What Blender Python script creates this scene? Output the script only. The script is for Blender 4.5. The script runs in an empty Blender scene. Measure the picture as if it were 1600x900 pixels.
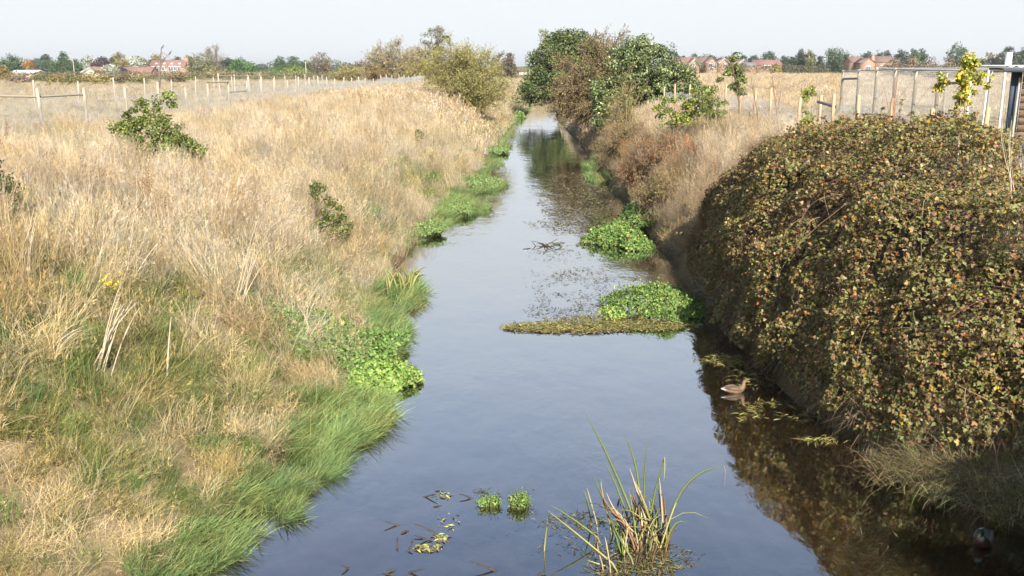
import bpy, math, random
import numpy as np

# ------------------------------------------------------------------ camera, sky, sun, exposure
S = bpy.context.scene
C = S.collection
rng = np.random.default_rng(11)
random.seed(11)
CAM_Z = 5.5
PITCH = math.atan(340 / 1500)
cam = bpy.data.cameras.new('camera'); camo = bpy.data.objects.new('camera', cam); C.objects.link(camo)
cam.lens = 33.75; cam.sensor_width = 36; cam.clip_end = 6000; cam.clip_start = 0.1
camo.location = (0, 0, CAM_Z); camo.rotation_euler = (math.pi / 2 - PITCH, 0, 0)
S.camera = camo

SUN_EL, SUN_AZ = 31.0, 166.0            # azimuth clockwise from +Y: sun stands behind the viewer, a little to the right
W = bpy.data.worlds.new('World'); S.world = W; W.use_nodes = True
nt = W.node_tree; nt.nodes.clear()
wo = nt.nodes.new('ShaderNodeOutputWorld'); bg = nt.nodes.new('ShaderNodeBackground')
sky = nt.nodes.new('ShaderNodeTexSky'); sky.sky_type = 'NISHITA'; sky.sun_disc = False
sky.sun_elevation = math.radians(SUN_EL); sky.sun_rotation = math.radians(SUN_AZ)
sky.air_density = 1.0; sky.dust_density = .5; sky.ozone_density = 2.5; sky.altitude = 0
tc = nt.nodes.new('ShaderNodeTexCoord'); mp = nt.nodes.new('ShaderNodeMapping'); mp.inputs['Scale'].default_value = (1.0, 1.0, 2.6)
nz = nt.nodes.new('ShaderNodeTexNoise'); nz.inputs['Scale'].default_value = 2.3; nz.inputs['Detail'].default_value = 7; nz.inputs['Roughness'].default_value = .58
rp = nt.nodes.new('ShaderNodeValToRGB'); rp.color_ramp.elements[0].position = .5; rp.color_ramp.elements[1].position = .78
rp.color_ramp.elements[0].color = (.0, .0, .0, 1); rp.color_ramp.elements[1].color = (.9, .9, .9, 1)
mx = nt.nodes.new('ShaderNodeMixRGB'); mx.inputs['Color2'].default_value = (4.3, 4.5, 4.66, 1)
nt.links.new(tc.outputs['Generated'], mp.inputs['Vector']); nt.links.new(mp.outputs['Vector'], nz.inputs['Vector'])
sx = nt.nodes.new('ShaderNodeSeparateXYZ'); nt.links.new(tc.outputs['Generated'], sx.inputs[0])
vr = nt.nodes.new('ShaderNodeMapRange'); vr.inputs['From Min'].default_value = .2; vr.inputs['From Max'].default_value = .5; vr.inputs['To Min'].default_value = .985; vr.inputs['To Max'].default_value = .1
nt.links.new(sx.outputs['Z'], vr.inputs['Value'])        # thin high cloud: the flatter the line of sight, the more of it one looks through
ma = nt.nodes.new('ShaderNodeMath'); ma.operation = 'MAXIMUM'
nt.links.new(nz.outputs['Fac'], rp.inputs['Fac']); nt.links.new(rp.outputs['Color'], ma.inputs[0]); nt.links.new(vr.outputs[0], ma.inputs[1]); nt.links.new(ma.outputs[0], mx.inputs['Fac'])
nt.links.new(sky.outputs['Color'], mx.inputs['Color1']); nt.links.new(mx.outputs['Color'], bg.inputs['Color'])
bg.inputs['Strength'].default_value = 0.1
nt.links.new(bg.outputs['Background'], wo.inputs['Surface'])

sl = bpy.data.lights.new('sun', 'SUN'); slo = bpy.data.objects.new('sun', sl); C.objects.link(slo)
sl.energy = 4.9; sl.angle = math.radians(.55); sl.color = (1, .93, .82)
slo.rotation_euler = (math.radians(90 - SUN_EL), 0, math.radians(180 - SUN_AZ))
slo.location = (0, -20, 30)
vs = S.view_settings
vs.view_transform = 'Standard'; vs.look = 'None'; vs.exposure = 1.1; vs.gamma = 1; vs.use_curve_mapping = False
S.cycles.use_denoising = True; S.cycles.adaptive_threshold = .03
S.cycles.debug_use_spatial_splits = True
S.cycles.max_bounces = 5; S.cycles.transparent_max_bounces = 12; S.cycles.diffuse_bounces = 2; S.cycles.glossy_bounces = 3
S.cycles.transmission_bounces = 3; S.cycles.caustics_reflective = False; S.cycles.caustics_refractive = False
S.cycles.sample_clamp_indirect = 6

# ------------------------------------------------------------------ small maths
_s, _c = math.sin(PITCH), math.cos(PITCH)
def at(px, py, Y):
    """World point at distance Y along the valley that is seen in direction (px, py) of a 1600 x 900 survey frame."""
    u = (px - 800) / 1500; v = (450 - py) / 1500
    t = Y / (_c + v * _s)
    return np.array([u * t, Y, CAM_Z + t * (-_s + v * _c)])
def on(px, py, z=0.0):
    u = (px - 800) / 1500; v = (450 - py) / 1500
    t = (z - CAM_Z) / (-_s + v * _c)
    return np.array([u * t, t * (_c + v * _s), z])
_T = np.random.default_rng(3).random((8, 64, 64))
def vn(x, y, k=0):
    x = np.asarray(x, float); y = np.asarray(y, float)
    xi = np.floor(x).astype(int); yi = np.floor(y).astype(int); fx = x - xi; fy = y - yi
    fx = fx * fx * (3 - 2 * fx); fy = fy * fy * (3 - 2 * fy)
    T = _T[k]; a = T[xi % 64, yi % 64]; b = T[(xi + 1) % 64, yi % 64]; c = T[xi % 64, (yi + 1) % 64]; d = T[(xi + 1) % 64, (yi + 1) % 64]
    return (a * (1 - fx) + b * fx) * (1 - fy) + (c * (1 - fx) + d * fx) * fy
def fbm(x, y, k=0):
    return (vn(x, y, k) + .5 * vn(x * 2.1 + 7, y * 2.1, k) + .25 * vn(x * 4.3, y * 4.3 + 3, k)) / 1.75
def sm(x, a, b):
    t = np.clip((np.asarray(x, float) - a) / (b - a), 0, 1); return t * t * (3 - 2 * t)
def unit(v):
    return v / np.maximum(np.linalg.norm(v, axis=-1, keepdims=True), 1e-9)

# river edges and land
RY = [-40, 5, 9, 10, 12, 15, 20, 26, 32, 40, 50, 60, 75, 95, 120, 145, 165, 190, 230, 420]
RL = [-5, -4.6, -4.0, -3.8, -3.3, -2.9, -2.9, -3.1, -3.0, -2.4, -1.9, -1.5, -1.0, -.4, .7, 2.2, 5, 14, 40, 200]
RR = [5, 5, 6.2, 6.5, 5.6, 4.9, 4.5, 4.6, 4.7, 4.8, 4.8, 4.9, 5.2, 5.2, 5.3, 6.6, 10, 20, 47, 207]  # nearest values drawn in, out of view, so the overgrown bank shades the drake
def XL(Y): return np.interp(Y, RY, RL) + .25 * (vn(np.asarray(Y) * .45, 3.3, 1) - .5)
def XR(Y): return np.interp(Y, RY, RR) + .25 * (vn(np.asarray(Y) * .5, 8.3, 2) - .5)
def H(X, Y):
    X = np.asarray(X, float); Y = np.asarray(Y, float)
    dl = XL(Y) - X; dr = X - XR(Y)
    zl = np.interp(dl, [-4, -1.2, 0, .35, .8, 2, 4, 6, 7.4, 9], [-.75, -.5, -.04, .1, .32, 1.0, 2.15, 3.15, 3.42, 3.5])
    zr = np.interp(dr, [-4, -1.2, 0, .3, .9, 2, 3.4, 5], [-.75, -.5, -.04, .35, 1.2, 2.4, 3.15, 3.35])
    z = np.where(dl > -1.9, np.where(dr > -1.9, np.maximum(zl, zr), zl), np.where(dr > -1.9, zr, -.75))
    z = np.maximum(np.where(dl > dr, zl, zr), -.75)
    up = sm(z, .3, 1.5)
    z = z + up * ((fbm(X * .22, Y * .22, 3) - .5) * .5 + (fbm(X * 1.1, Y * 1.1, 4) - .5) * .22) - .1 * (1 - sm(z, -.5, -.1)) * vn(X * 2, Y * 2, 5)
    far = np.hypot(X, Y)
    z = z + up * (1.15 * sm(Y, 55, 125) * sm(X, 6, 30) + 3.4 * sm(far, 380, 900) + 6 * sm(far, 650, 2200))
    return z

def foot(px, py, lift=0.):
    """Where the line of sight (px, py) meets the land."""
    for Y in np.concatenate([np.arange(8, 60, .1), np.arange(60, 200, .5)]):
        q = at(px, py, Y)
        if H(q[0], Y) + lift >= q[2]: return np.array([q[0], Y, float(H(q[0], Y))])
BURROW = foot(297, 342)
# ------------------------------------------------------------------ mesh building
class MB:
    def __init__(s): s.v = []; s.f = {}; s.c = []; s.n = 0
    def add(s, V, F, col=None):
        V = np.asarray(V, float).reshape(-1, 3); F = np.asarray(F, int)
        s.v.append(V); s.f.setdefault(F.shape[1], []).append(F + s.n); s.n += len(V)
        c = np.ones((len(V), 3)) * .5 if col is None else np.broadcast_to(np.asarray(col, float), (len(V), 3))
        s.c.append(c); return s
    def box(s, c, d, R=None, col=None):
        P = np.array([[x, y, z] for x in (-.5, .5) for y in (-.5, .5) for z in (-.5, .5)]) * np.asarray(d, float)
        if R is not None: P = P @ np.asarray(R).T
        return s.add(P + np.asarray(c, float), [[0, 1, 3, 2], [4, 6, 7, 5], [0, 4, 5, 1], [2, 3, 7, 6], [0, 2, 6, 4], [1, 5, 7, 3]], col)
    def mesh(s, name):
        me = bpy.data.meshes.new(name)
        V = np.concatenate(s.v); me.vertices.add(len(V)); me.vertices.foreach_set('co', V.astype(np.float32).ravel())
        ks = sorted(s.f); Fs = [np.concatenate(s.f[k]) for k in ks]
        nl = sum(f.size for f in Fs); npoly = sum(len(f) for f in Fs)
        me.loops.add(nl); me.polygons.add(npoly)
        me.loops.foreach_set('vertex_index', np.concatenate([f.ravel() for f in Fs]).astype(np.int32))
        tot = np.concatenate([np.full(len(f), k) for k, f in zip(ks, Fs)])
        me.polygons.foreach_set('loop_start', np.concatenate([[0], np.cumsum(tot)[:-1]]).astype(np.int32))
        me.update(calc_edges=True)
        a = me.attributes.new('Col', 'FLOAT_COLOR', 'POINT')
        cc = np.concatenate(s.c); a.data.foreach_set('color', np.hstack([cc, np.ones((len(cc), 1))]).astype(np.float32).ravel())
        return me
    def build(s, name, mat, parent=None, smooth=False, kind=None):
        me = s.mesh(name)
        if smooth: me.polygons.foreach_set('use_smooth', np.ones(len(me.polygons), bool))
        return obj(name, me, mat, parent, kind)
def obj(name, me, mat=None, parent=None, kind=None):
    o = bpy.data.objects.new(name, me); C.objects.link(o)
    if mat is not None and not me.materials: me.materials.append(mat)
    if parent is not None: o.parent = parent
    if kind: o['kind'] = kind
    return o
def empty(name, loc, label, cat, group=None, rz=0):
    o = bpy.data.objects.new(name, None); C.objects.link(o); o.empty_display_size = .2
    o.location = tuple(float(a) for a in loc); o.rotation_euler = (0, 0, rz)
    return tag(o, label, cat, group)
def tag(o, label, cat=None, group=None, kind=None):
    o['label'] = label
    if cat: o['category'] = cat
    if group: o['group'] = group
    if kind: o['kind'] = kind
    return o
def tube(P, r, sides=5):
    P = np.asarray(P, float); n = len(P); r = np.broadcast_to(np.asarray(r, float), (n,))
    T = unit(np.gradient(P, axis=0)); ref = np.where(np.abs(T[:, 2:3]) > .9, [[1., 0, 0]], [[0, 0, 1.]])
    A = unit(np.cross(T, ref)); B = np.cross(T, A)
    a = np.arange(sides) * 2 * math.pi / sides
    V = P[:, None] + r[:, None, None] * (np.cos(a)[None, :, None] * A[:, None] + np.sin(a)[None, :, None] * B[:, None])
    i = np.arange(n - 1)[:, None] * sides; j = np.arange(sides)[None]; j2 = (j + 1) % sides
    F = np.stack([i + j, i + j2, i + sides + j2, i + sides + j], -1).reshape(-1, 4)
    return V.reshape(-1, 3), F
def bez(a, b, c, n=6):
    t = np.linspace(0, 1, n)[:, None]; a, b, c = map(np.asarray, (a, b, c))
    return (1 - t) ** 2 * a + 2 * t * (1 - t) * b + t * t * c
def leafmesh(P, D, N, L, Wd, rnd=False, fold=.18):
    """One folded leaf for each base point P: direction D, face normal N, length L, width Wd."""
    n = len(P); L = np.broadcast_to(L, (n,))[:, None]; Wd = np.broadcast_to(Wd, (n,))[:, None]
    D = unit(D); Sd = unit(np.cross(D, N)); U = np.cross(Sd, D)
    if not rnd:
        V = np.stack([P, P + D * L * .45 + Sd * Wd * .5 + U * fold * Wd, P + D * L - U * .1 * L, P + D * L * .45 - Sd * Wd * .5 + U * fold * Wd], 1)
        b = np.arange(n)[:, None] * 4
        return V.reshape(-1, 3), np.concatenate([b + [0, 1, 2], b + [0, 2, 3]])
    V = np.stack([P, P + D * L * .3 + Sd * Wd * .48 + U * fold * Wd, P + D * L * .72 + Sd * Wd * .38 + U * fold * .7 * Wd, P + D * L - U * .12 * L,
                  P + D * L * .72 - Sd * Wd * .38 + U * fold * .7 * Wd, P + D * L * .3 - Sd * Wd * .48 + U * fold * Wd], 1)
    b = np.arange(n)[:, None] * 6
    return V.reshape(-1, 3), np.concatenate([b + [0, 1, 2, 3], b + [0, 3, 4, 5]])
def pick(pal, n, jit=.18):
    cols = np.array([p[:3] for p in pal]); w = np.array([p[3] for p in pal], float); w /= w.sum()
    c = cols[rng.choice(len(pal), n, p=w)]
    return np.clip(c * (1 + jit * rng.standard_normal((n, 1))) * (1 + .06 * rng.standard_normal((n, 3))), .004, .9)
def rdir(n): return unit(rng.standard_normal((n, 3)))
def blades(base, h, az, p0, p1, w, K=3, taper=.2, roll=None):
    """Grass blades: K segments, leaning p0 at the foot and p0 + p1 at the tip towards az."""
    n = len(base); h, az, p0, p1, w = (np.broadcast_to(np.asarray(a, float), (n,)) for a in (h, az, p0, p1, w))
    d = np.stack([np.cos(az), np.sin(az), 0 * az], -1); pos = np.array(base, float); out = [pos.copy()]
    for k in range(K):
        ph = p0 + p1 * (k + .5) / K
        pos = pos + (h / K)[:, None] * (np.sin(ph)[:, None] * d + np.cos(ph)[:, None] * np.array([0, 0, 1.])); out.append(pos.copy())
    ra = az + math.pi / 2 + (rng.normal(0, .7, n) if roll is None else roll)
    sd = np.stack([np.cos(ra), np.sin(ra), 0 * ra], -1)
    V = []
    for k, p in enumerate(out):
        t = k / K; ww = w * (1 - (1 - taper) * t ** 1.5) * .5
        V += [p - sd * ww[:, None], p + sd * ww[:, None]]
    V = np.stack(V, 1); m = 2 * (K + 1); b = np.arange(n)[:, None] * m
    F = np.concatenate([b + [2 * k, 2 * k + 1, 2 * k + 3, 2 * k + 2] for k in range(K)])
    return V.reshape(-1, 3), F, m, pos, d

# ------------------------------------------------------------------ materials
def nodes(m):
    m.use_nodes = True; t = m.node_tree; t.nodes.clear()
    o = t.nodes.new('ShaderNodeOutputMaterial'); return t, o
def leaf_mat(name, trans=.3, rough=.55, tint=False, spec=.35, bright=1.0):
    m = bpy.data.materials.new(name); t, o = nodes(m); L = t.links.new
    a = t.nodes.new('ShaderNodeAttribute'); a.attribute_name = 'Col'; col = a.outputs['Color']
    if tint:
        b = t.nodes.new('ShaderNodeAttribute'); b.attribute_type = 'INSTANCER'; b.attribute_name = 'tint'
        x = t.nodes.new('ShaderNodeMixRGB'); x.blend_type = 'MULTIPLY'; x.inputs[0].default_value = 1
        L(a.outputs['Color'], x.inputs[1]); L(b.outputs['Color'], x.inputs[2]); col = x.outputs[0]
    p = t.nodes.new('ShaderNodeBsdfPrincipled'); p.inputs['Roughness'].default_value = rough; p.inputs['Specular IOR Level'].default_value = spec
    L(col, p.inputs['Base Color'])
    tr = t.nodes.new('ShaderNodeBsdfTranslucent'); L(col, tr.inputs['Color'])
    mi = t.nodes.new('ShaderNodeMixShader'); mi.inputs[0].default_value = trans
    L(p.outputs[0], mi.inputs[1]); L(tr.outputs[0], mi.inputs[2]); L(mi.outputs[0], o.inputs['Surface'])
    return m
def plain(name, col, rough=.7, var=.25, scale=6, bump=0., stretch=(1, 1, 1), metal=0., dark=None, spec=.4, attr=False):
    """Procedural surface: a base colour worn and mottled by noise, with fine relief."""
    m = bpy.data.materials.new(name); t, o = nodes(m); L = t.links.new
    p = t.nodes.new('ShaderNodeBsdfPrincipled'); p.inputs['Roughness'].default_value = rough; p.inputs['Metallic'].default_value = metal
    p.inputs['Specular IOR Level'].default_value = spec
    tc = t.nodes.new('ShaderNodeTexCoord'); mp = t.nodes.new('ShaderNodeMapping'); mp.inputs['Scale'].default_value = stretch
    n = t.nodes.new('ShaderNodeTexNoise'); n.inputs['Scale'].default_value = scale; n.inputs['Detail'].default_value = 6; n.inputs['Roughness'].default_value = .6
    L(tc.outputs['Object'], mp.inputs[0]); L(mp.outputs[0], n.inputs['Vector'])
    r = t.nodes.new('ShaderNodeValToRGB'); r.color_ramp.elements[0].position = .3; r.color_ramp.elements[1].position = .7
    d = dark or tuple(x * (1 - var) for x in col)
    r.color_ramp.elements[0].color = (*d, 1); r.color_ramp.elements[1].color = (*[min(1, x * (1 + var)) for x in col], 1)
    L(n.outputs['Fac'], r.inputs[0])
    if attr:
        a = t.nodes.new('ShaderNodeAttribute'); a.attribute_name = 'Col'
        x = t.nodes.new('ShaderNodeMixRGB'); x.blend_type = 'MULTIPLY'; x.inputs[0].default_value = 1
        L(r.outputs[0], x.inputs[1]); L(a.outputs['Color'], x.inputs[2]); L(x.outputs[0], p.inputs['Base Color'])
    else: L(r.outputs[0], p.inputs['Base Color'])
    if bump:
        b = t.nodes.new('ShaderNodeBump'); b.inputs['Strength'].default_value = bump; b.inputs['Distance'].default_value = .02
        L(n.outputs['Fac'], b.inputs['Height']); L(b.outputs[0], p.inputs['Normal'])
    L(p.outputs[0], o.inputs['Surface']); return m

M = {}
M['leaf'] = leaf_mat('leaf', .3)
M['gloss_leaf'] = leaf_mat('gloss_leaf', .22, .38, spec=.5)
M['grass'] = leaf_mat('grass', .3, .6, tint=True, spec=.25)
M['straw'] = leaf_mat('straw', .15, .6)
M['bark'] = plain('bark', (.14, .105, .075), .85, .4, 14, .6, (1, 1, .25))
M['grey_bark'] = plain('grey_bark', (.2, .17, .13), .85, .35, 14, .6, (1, 1, .25))
M['twig'] = plain('twig', (.17, .115, .07), .8, .35, 9)
M['olive_twig'] = plain('olive_twig', (.25, .2, .085), .8, .35, 9)
M['pale_twig'] = plain('pale_twig', (.5, .42, .31), .75, .3, 12)
M['red_twig'] = plain('red_twig', (.28, .14, .09), .75, .3, 12)
M['post'] = plain('post_wood', (.39, .34, .26), .85, .28, 9, .5, (3, 3, .3))
M['grey_post'] = plain('grey_post_wood', (.4, .36, .29), .85, .25, 9, .5, (3, 3, .3))
M['orange_post'] = plain('orange_post_wood', (.5, .29, .14), .85, .25, 9, .5, (3, 3, .3))
M['tan_post'] = plain('tan_post_wood', (.47, .33, .2), .85, .25, 9, .5, (3, 3, .3)); M['dark_bark'] = plain('dark_bark', (.05, .04, .03), .8, .4, 14, .5)
M['wire'] = plain('galvanised_wire', (.42, .43, .43), .5, .12, 4, metal=.25)
M['net'] = plain('grey_netting', (.5, .5, .48), .7, .15, 4)
M['white_metal'] = plain('white_painted_metal', (.78, .79, .8), .45, .06, 5)
M['dark_steel'] = plain('dark_steel', (.11, .12, .14), .5, .2, 8)
M['soil'] = plain('soil', (.13, .085, .05), .95, .5, 5, .8)

def land_material():
    m = bpy.data.materials.new('dry_ground'); t, o = nodes(m); L = t.links.new
    p = t.nodes.new('ShaderNodeBsdfPrincipled'); p.inputs['Roughness'].default_value = .95; p.inputs['Specular IOR Level'].default_value = .1
    tc = t.nodes.new('ShaderNodeTexCoord')
    n1 = t.nodes.new('ShaderNodeTexNoise'); n1.inputs['Scale'].default_value = .35; n1.inputs['Detail'].default_value = 8
    n2 = t.nodes.new('ShaderNodeTexNoise'); n2.inputs['Scale'].default_value = 7; n2.inputs['Detail'].default_value = 6
    r1 = t.nodes.new('ShaderNodeValToRGB'); e = r1.color_ramp.elements; e[0].position = .35; e[0].color = (.1, .095, .04, 1); e[1].position = .68; e[1].color = (.36, .27, .155, 1)
    k = e.new(.5); k.color = (.24, .185, .1, 1)
    r2 = t.nodes.new('ShaderNodeValToRGB'); r2.color_ramp.elements[0].color = (.45, .45, .45, 1); r2.color_ramp.elements[1].color = (1.2, 1.2, 1.2, 1)
    x = t.nodes.new('ShaderNodeMixRGB'); x.blend_type = 'MULTIPLY'; x.inputs[0].default_value = 1
    a = t.nodes.new('ShaderNodeAttribute'); a.attribute_name = 'Col'
    y = t.nodes.new('ShaderNodeMixRGB'); L(a.outputs['Alpha'], y.inputs[0])
    for q in (n1, n2): L(tc.outputs['Object'], q.inputs['Vector'])
    L(n1.outputs['Fac'], r1.inputs[0]); L(n2.outputs['Fac'], r2.inputs[0]); L(r1.outputs[0], x.inputs[1]); L(r2.outputs[0], x.inputs[2])
    z = t.nodes.new('ShaderNodeMixRGB'); z.blend_type = 'MULTIPLY'; z.inputs[0].default_value = 1
    L(x.outputs[0], z.inputs[1]); L(a.outputs['Color'], z.inputs[2]); L(z.outputs[0], p.inputs['Base Color'])
    b = t.nodes.new('ShaderNodeBump'); b.inputs['Strength'].default_value = .8; b.inputs['Distance'].default_value = .05; L(n2.outputs['Fac'], b.inputs['Height']); L(b.outputs[0], p.inputs['Normal'])
    L(p.outputs[0], o.inputs['Surface']); return m
M['land'] = land_material()

def water_material():
    m = bpy.data.materials.new('river_water'); t, o = nodes(m); L = t.links.new
    tc = t.nodes.new('ShaderNodeTexCoord')
    mp = t.nodes.new('ShaderNodeMapping'); mp.inputs['Scale'].default_value = (1.0, .55, 1); mp.inputs['Rotation'].default_value = (0, 0, .12)
    n1 = t.nodes.new('ShaderNodeTexNoise'); n1.inputs['Scale'].default_value = 1.3; n1.inputs['Detail'].default_value = 2
    n2 = t.nodes.new('ShaderNodeTexNoise'); n2.inputs['Scale'].default_value = 8; n2.inputs['Detail'].default_value = 3; n2.inputs['Distortion'].default_value = .6
    n3 = t.nodes.new('ShaderNodeTexNoise'); n3.inputs['Scale'].default_value = .22; n3.inputs['Detail'].default_value = 3
    for q in (n1, n2): L(mp.outputs[0], q.inputs['Vector'])
    L(tc.outputs['Object'], mp.inputs[0]); L(tc.outputs['Object'], n3.inputs['Vector'])
    r3 = t.nodes.new('ShaderNodeValToRGB'); r3.color_ramp.elements[0].position = .42; r3.color_ramp.elements[1].position = .68
    r3.color_ramp.elements[0].color = (.12, .12, .12, 1); L(n3.outputs['Fac'], r3.inputs[0])
    mu = t.nodes.new('ShaderNodeMath'); mu.operation = 'MULTIPLY'; L(n2.outputs['Fac'], mu.inputs[0]); L(r3.outputs[0], mu.inputs[1])
    b1 = t.nodes.new('ShaderNodeBump'); b1.inputs['Strength'].default_value = .05; b1.inputs['Distance'].default_value = .25; L(n1.outputs['Fac'], b1.inputs['Height'])
    b2 = t.nodes.new('ShaderNodeBump'); b2.inputs['Strength'].default_value = .16; b2.inputs['Distance'].default_value = .03; L(mu.outputs[0], b2.inputs['Height']); L(b1.outputs[0], b2.inputs['Normal'])
    lw = t.nodes.new('ShaderNodeLayerWeight'); lw.inputs['Blend'].default_value = .5; L(b2.outputs[0], lw.inputs['Normal'])      # mirror share grows as the view flattens
    pw = t.nodes.new('ShaderNodeMath'); pw.operation = 'POWER'; pw.inputs[1].default_value = 1.75; L(lw.outputs['Facing'], pw.inputs[0])
    f = t.nodes.new('ShaderNodeMapRange'); f.inputs['To Min'].default_value = .05; f.inputs['To Max'].default_value = .98; L(pw.outputs[0], f.inputs['Value'])
    g = t.nodes.new('ShaderNodeBsdfGlossy'); g.inputs['Roughness'].default_value = .03; g.inputs['Color'].default_value = (.94, .97, 1, 1); L(b2.outputs[0], g.inputs['Normal'])
    tr = t.nodes.new('ShaderNodeBsdfTransparent'); tr.inputs['Color'].default_value = (.62, .5, .36, 1)
    df = t.nodes.new('ShaderNodeBsdfDiffuse'); df.inputs['Color'].default_value = (.075, .06, .04, 1)      # silt hanging in the water
    mt = t.nodes.new('ShaderNodeMixShader'); mt.inputs[0].default_value = .08; L(tr.outputs[0], mt.inputs[1]); L(df.outputs[0], mt.inputs[2])
    mi = t.nodes.new('ShaderNodeMixShader'); L(f.outputs[0], mi.inputs[0]); L(mt.outputs[0], mi.inputs[1]); L(g.outputs[0], mi.inputs[2])
    L(mi.outputs[0], o.inputs['Surface']); return m
M['water'] = water_material()

# ------------------------------------------------------------------ land and water
def grid(xs, ys, fn):
    X, Y = np.meshgrid(xs, ys); Z = fn(X, Y); nx, ny = len(xs), len(ys)
    V = np.stack([X, Y, Z], -1).reshape(-1, 3)
    i = (np.arange(ny - 1)[:, None] * nx + np.arange(nx - 1)[None]).reshape(-1, 1)
    return V, i + [0, 1, nx + 1, nx]
def geo(a, b, n, p=2.2):
    t = np.linspace(0, 1, n); return a + (b - a) * t ** p
xs = np.concatenate([-geo(16, 2600, 46, 3)[::-1], np.arange(-15.6, 15.7, .26), geo(16, 2600, 46, 3)])
ys = np.concatenate([np.linspace(-60, 4, 14), np.arange(4.5, 60, .45), geo(60, 200, 90, 1.2), geo(204, 4200, 50, 2.4)])
V, F = grid(xs, ys, H)
g = MB()
# ploughed/cropped and grazed areas differ in colour by what grows there
lawn = sm(V[:, 0], 9.6, 10.6) * (1 - sm(V[:, 1], 34, 40)) * sm(V[:, 1], 8, 12)
wet = 1 - sm(V[:, 2], -.02, .3)
col = np.ones((len(V), 3)); col = col * (1 - lawn[:, None]) + lawn[:, None] * np.array([.42, .75, .45]); col = col * (1 - wet[:, None]) + wet[:, None] * np.array([.35, .32, .3])
farg = (sm(V[:, 1], 150, 330))[:, None]; col = col * (1 - farg) + farg * np.array([.75, .95, .6])
g.add(V, F, col)
o = g.build('ground', M['land'], smooth=True, kind='structure'); o['label'] = 'river banks and dry fields reaching to the horizon'
w = MB().add([[-7, -40, 0], [9, -40, 0], [9, 130, 0], [-7, 130, 0], [60, 250, 0], [20, 250, 0]], [[0, 1, 2, 3], [3, 2, 4, 5]])
o = w.build('water', M['water'], kind='structure'); o['label'] = 'calm river reflecting the pale blue sky'

# ------------------------------------------------------------------ grass (stuff, scattered tufts)
def jitcol(n, a=.28, hue=.1):
    w = rng.standard_normal((n, 1)); return np.clip((1 + a * rng.standard_normal((n, 1))) * (1 + hue * w * np.array([.5, 0, -1.])), .3, 1.9)
def rep(c, m): return np.repeat(c, m, axis=0)
PROTO = bpy.data.collections.new('grass_prototypes')
def proto(name, mb):
    me = mb.mesh(name); me.materials.append(M['grass']); o = bpy.data.objects.new(name, me); PROTO.objects.link(o); return o
def disc(n, r):
    a = rng.random(n) * 6.283; q = r * np.sqrt(rng.random(n)); return np.stack([q * np.cos(a), q * np.sin(a), -.03 + 0 * q], -1)
def tuft(name, n, r, h, hs, p0, p0s, p1, p1s, w, K=3, heads=0., headw=.008, azc=None, stemcol=None):
    mb = MB(); base = disc(n, r); hh = np.clip(rng.normal(h, hs, n), h * .35, h * 1.6)
    az = rng.random(n) * 6.283 if azc is None else rng.normal(azc, .7, n)
    V, F, m, tip, d = blades(base, hh, az, np.abs(rng.normal(p0, p0s, n)), rng.normal(p1, p1s, n), w * rng.uniform(.6, 1.4, n), K)
    c = jitcol(n); mb.add(V, F, rep(c, m))
    k = int(n * heads)
    if k:
        # feathery seed heads: several thin spikelets round the tip of each flowering stem
        P = np.repeat(tip[:k], 7, 0) - np.array([0, 0, 1.]) * rng.uniform(0, .17, (7 * k, 1)) * (hh[:k].repeat(7) / h)[:, None]
        D = unit(rdir(7 * k) * .55 + np.repeat(d[:k], 7, 0) * .5 + [0, 0, .8])
        V, F = leafmesh(P, D, rdir(7 * k), rng.uniform(.05, .11, 7 * k), headw)
        mb.add(V, F, rep(np.repeat(c[:k] * [1.08, 1.02, .98], 7, 0), 4))
    return proto(name, mb)
for i in range(3): tuft('a_tall_dry_%d' % i, 95, .34, .78, .16, .1, .12, .35, .3, .006, 3, .4, .0055)
for i in range(3): tuft('b_matted_%d' % i, 150, .38, .62, .15, .55, .3, 1.0, .45, .0075, 4, .12)
for i in range(2): tuft('c_green_%d' % i, 130, .3, .42, .1, .3, .2, 1.0, .4, .0085, 3)
for i in range(2): tuft('d_margin_%d' % i, 80, .25, .55, .12, .35, .2, .75, .3, .015, 3, azc=0.)
tuft('e_far_0', 60, .7, .75, .15, .12, .12, .35, .25, .02, 2, .5, .04); tuft('e_far_1', 60, .7, .7, .15, .2, .15, .5, .25, .022, 2, .3, .04)
for i in range(2):   # brown seeding dock: stalks thick with seed
    mb = MB(); n = 5; V, F, m, tip, d = blades(disc(n, .1), rng.uniform(.6, .95, n), rng.random(n) * 6.28, .1, .15, .012, 3); mb.add(V, F, .8)
    for j in range(n):
        k = 60; P = tip[j] - np.array([0, 0, 1.]) * rng.uniform(-.02, .42, (k, 1)) + rng.normal(0, .025, (k, 3)); V, F = leafmesh(P, rdir(k), rdir(k), .035, .025); mb.add(V, F, rep(jitcol(k), 4))
    proto('f_dock_%d' % i, mb)
for i in range(2): tuft('g_straw_%d' % i, 22, .3, 1.0, .2, .45, .3, .5, .5, .006, 4, .35, .006)
KIND = {n: [i for i, o in enumerate(sorted(PROTO.objects, key=lambda o: o.name)) if o.name.startswith(n)] for n in 'abcdefg'}

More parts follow.
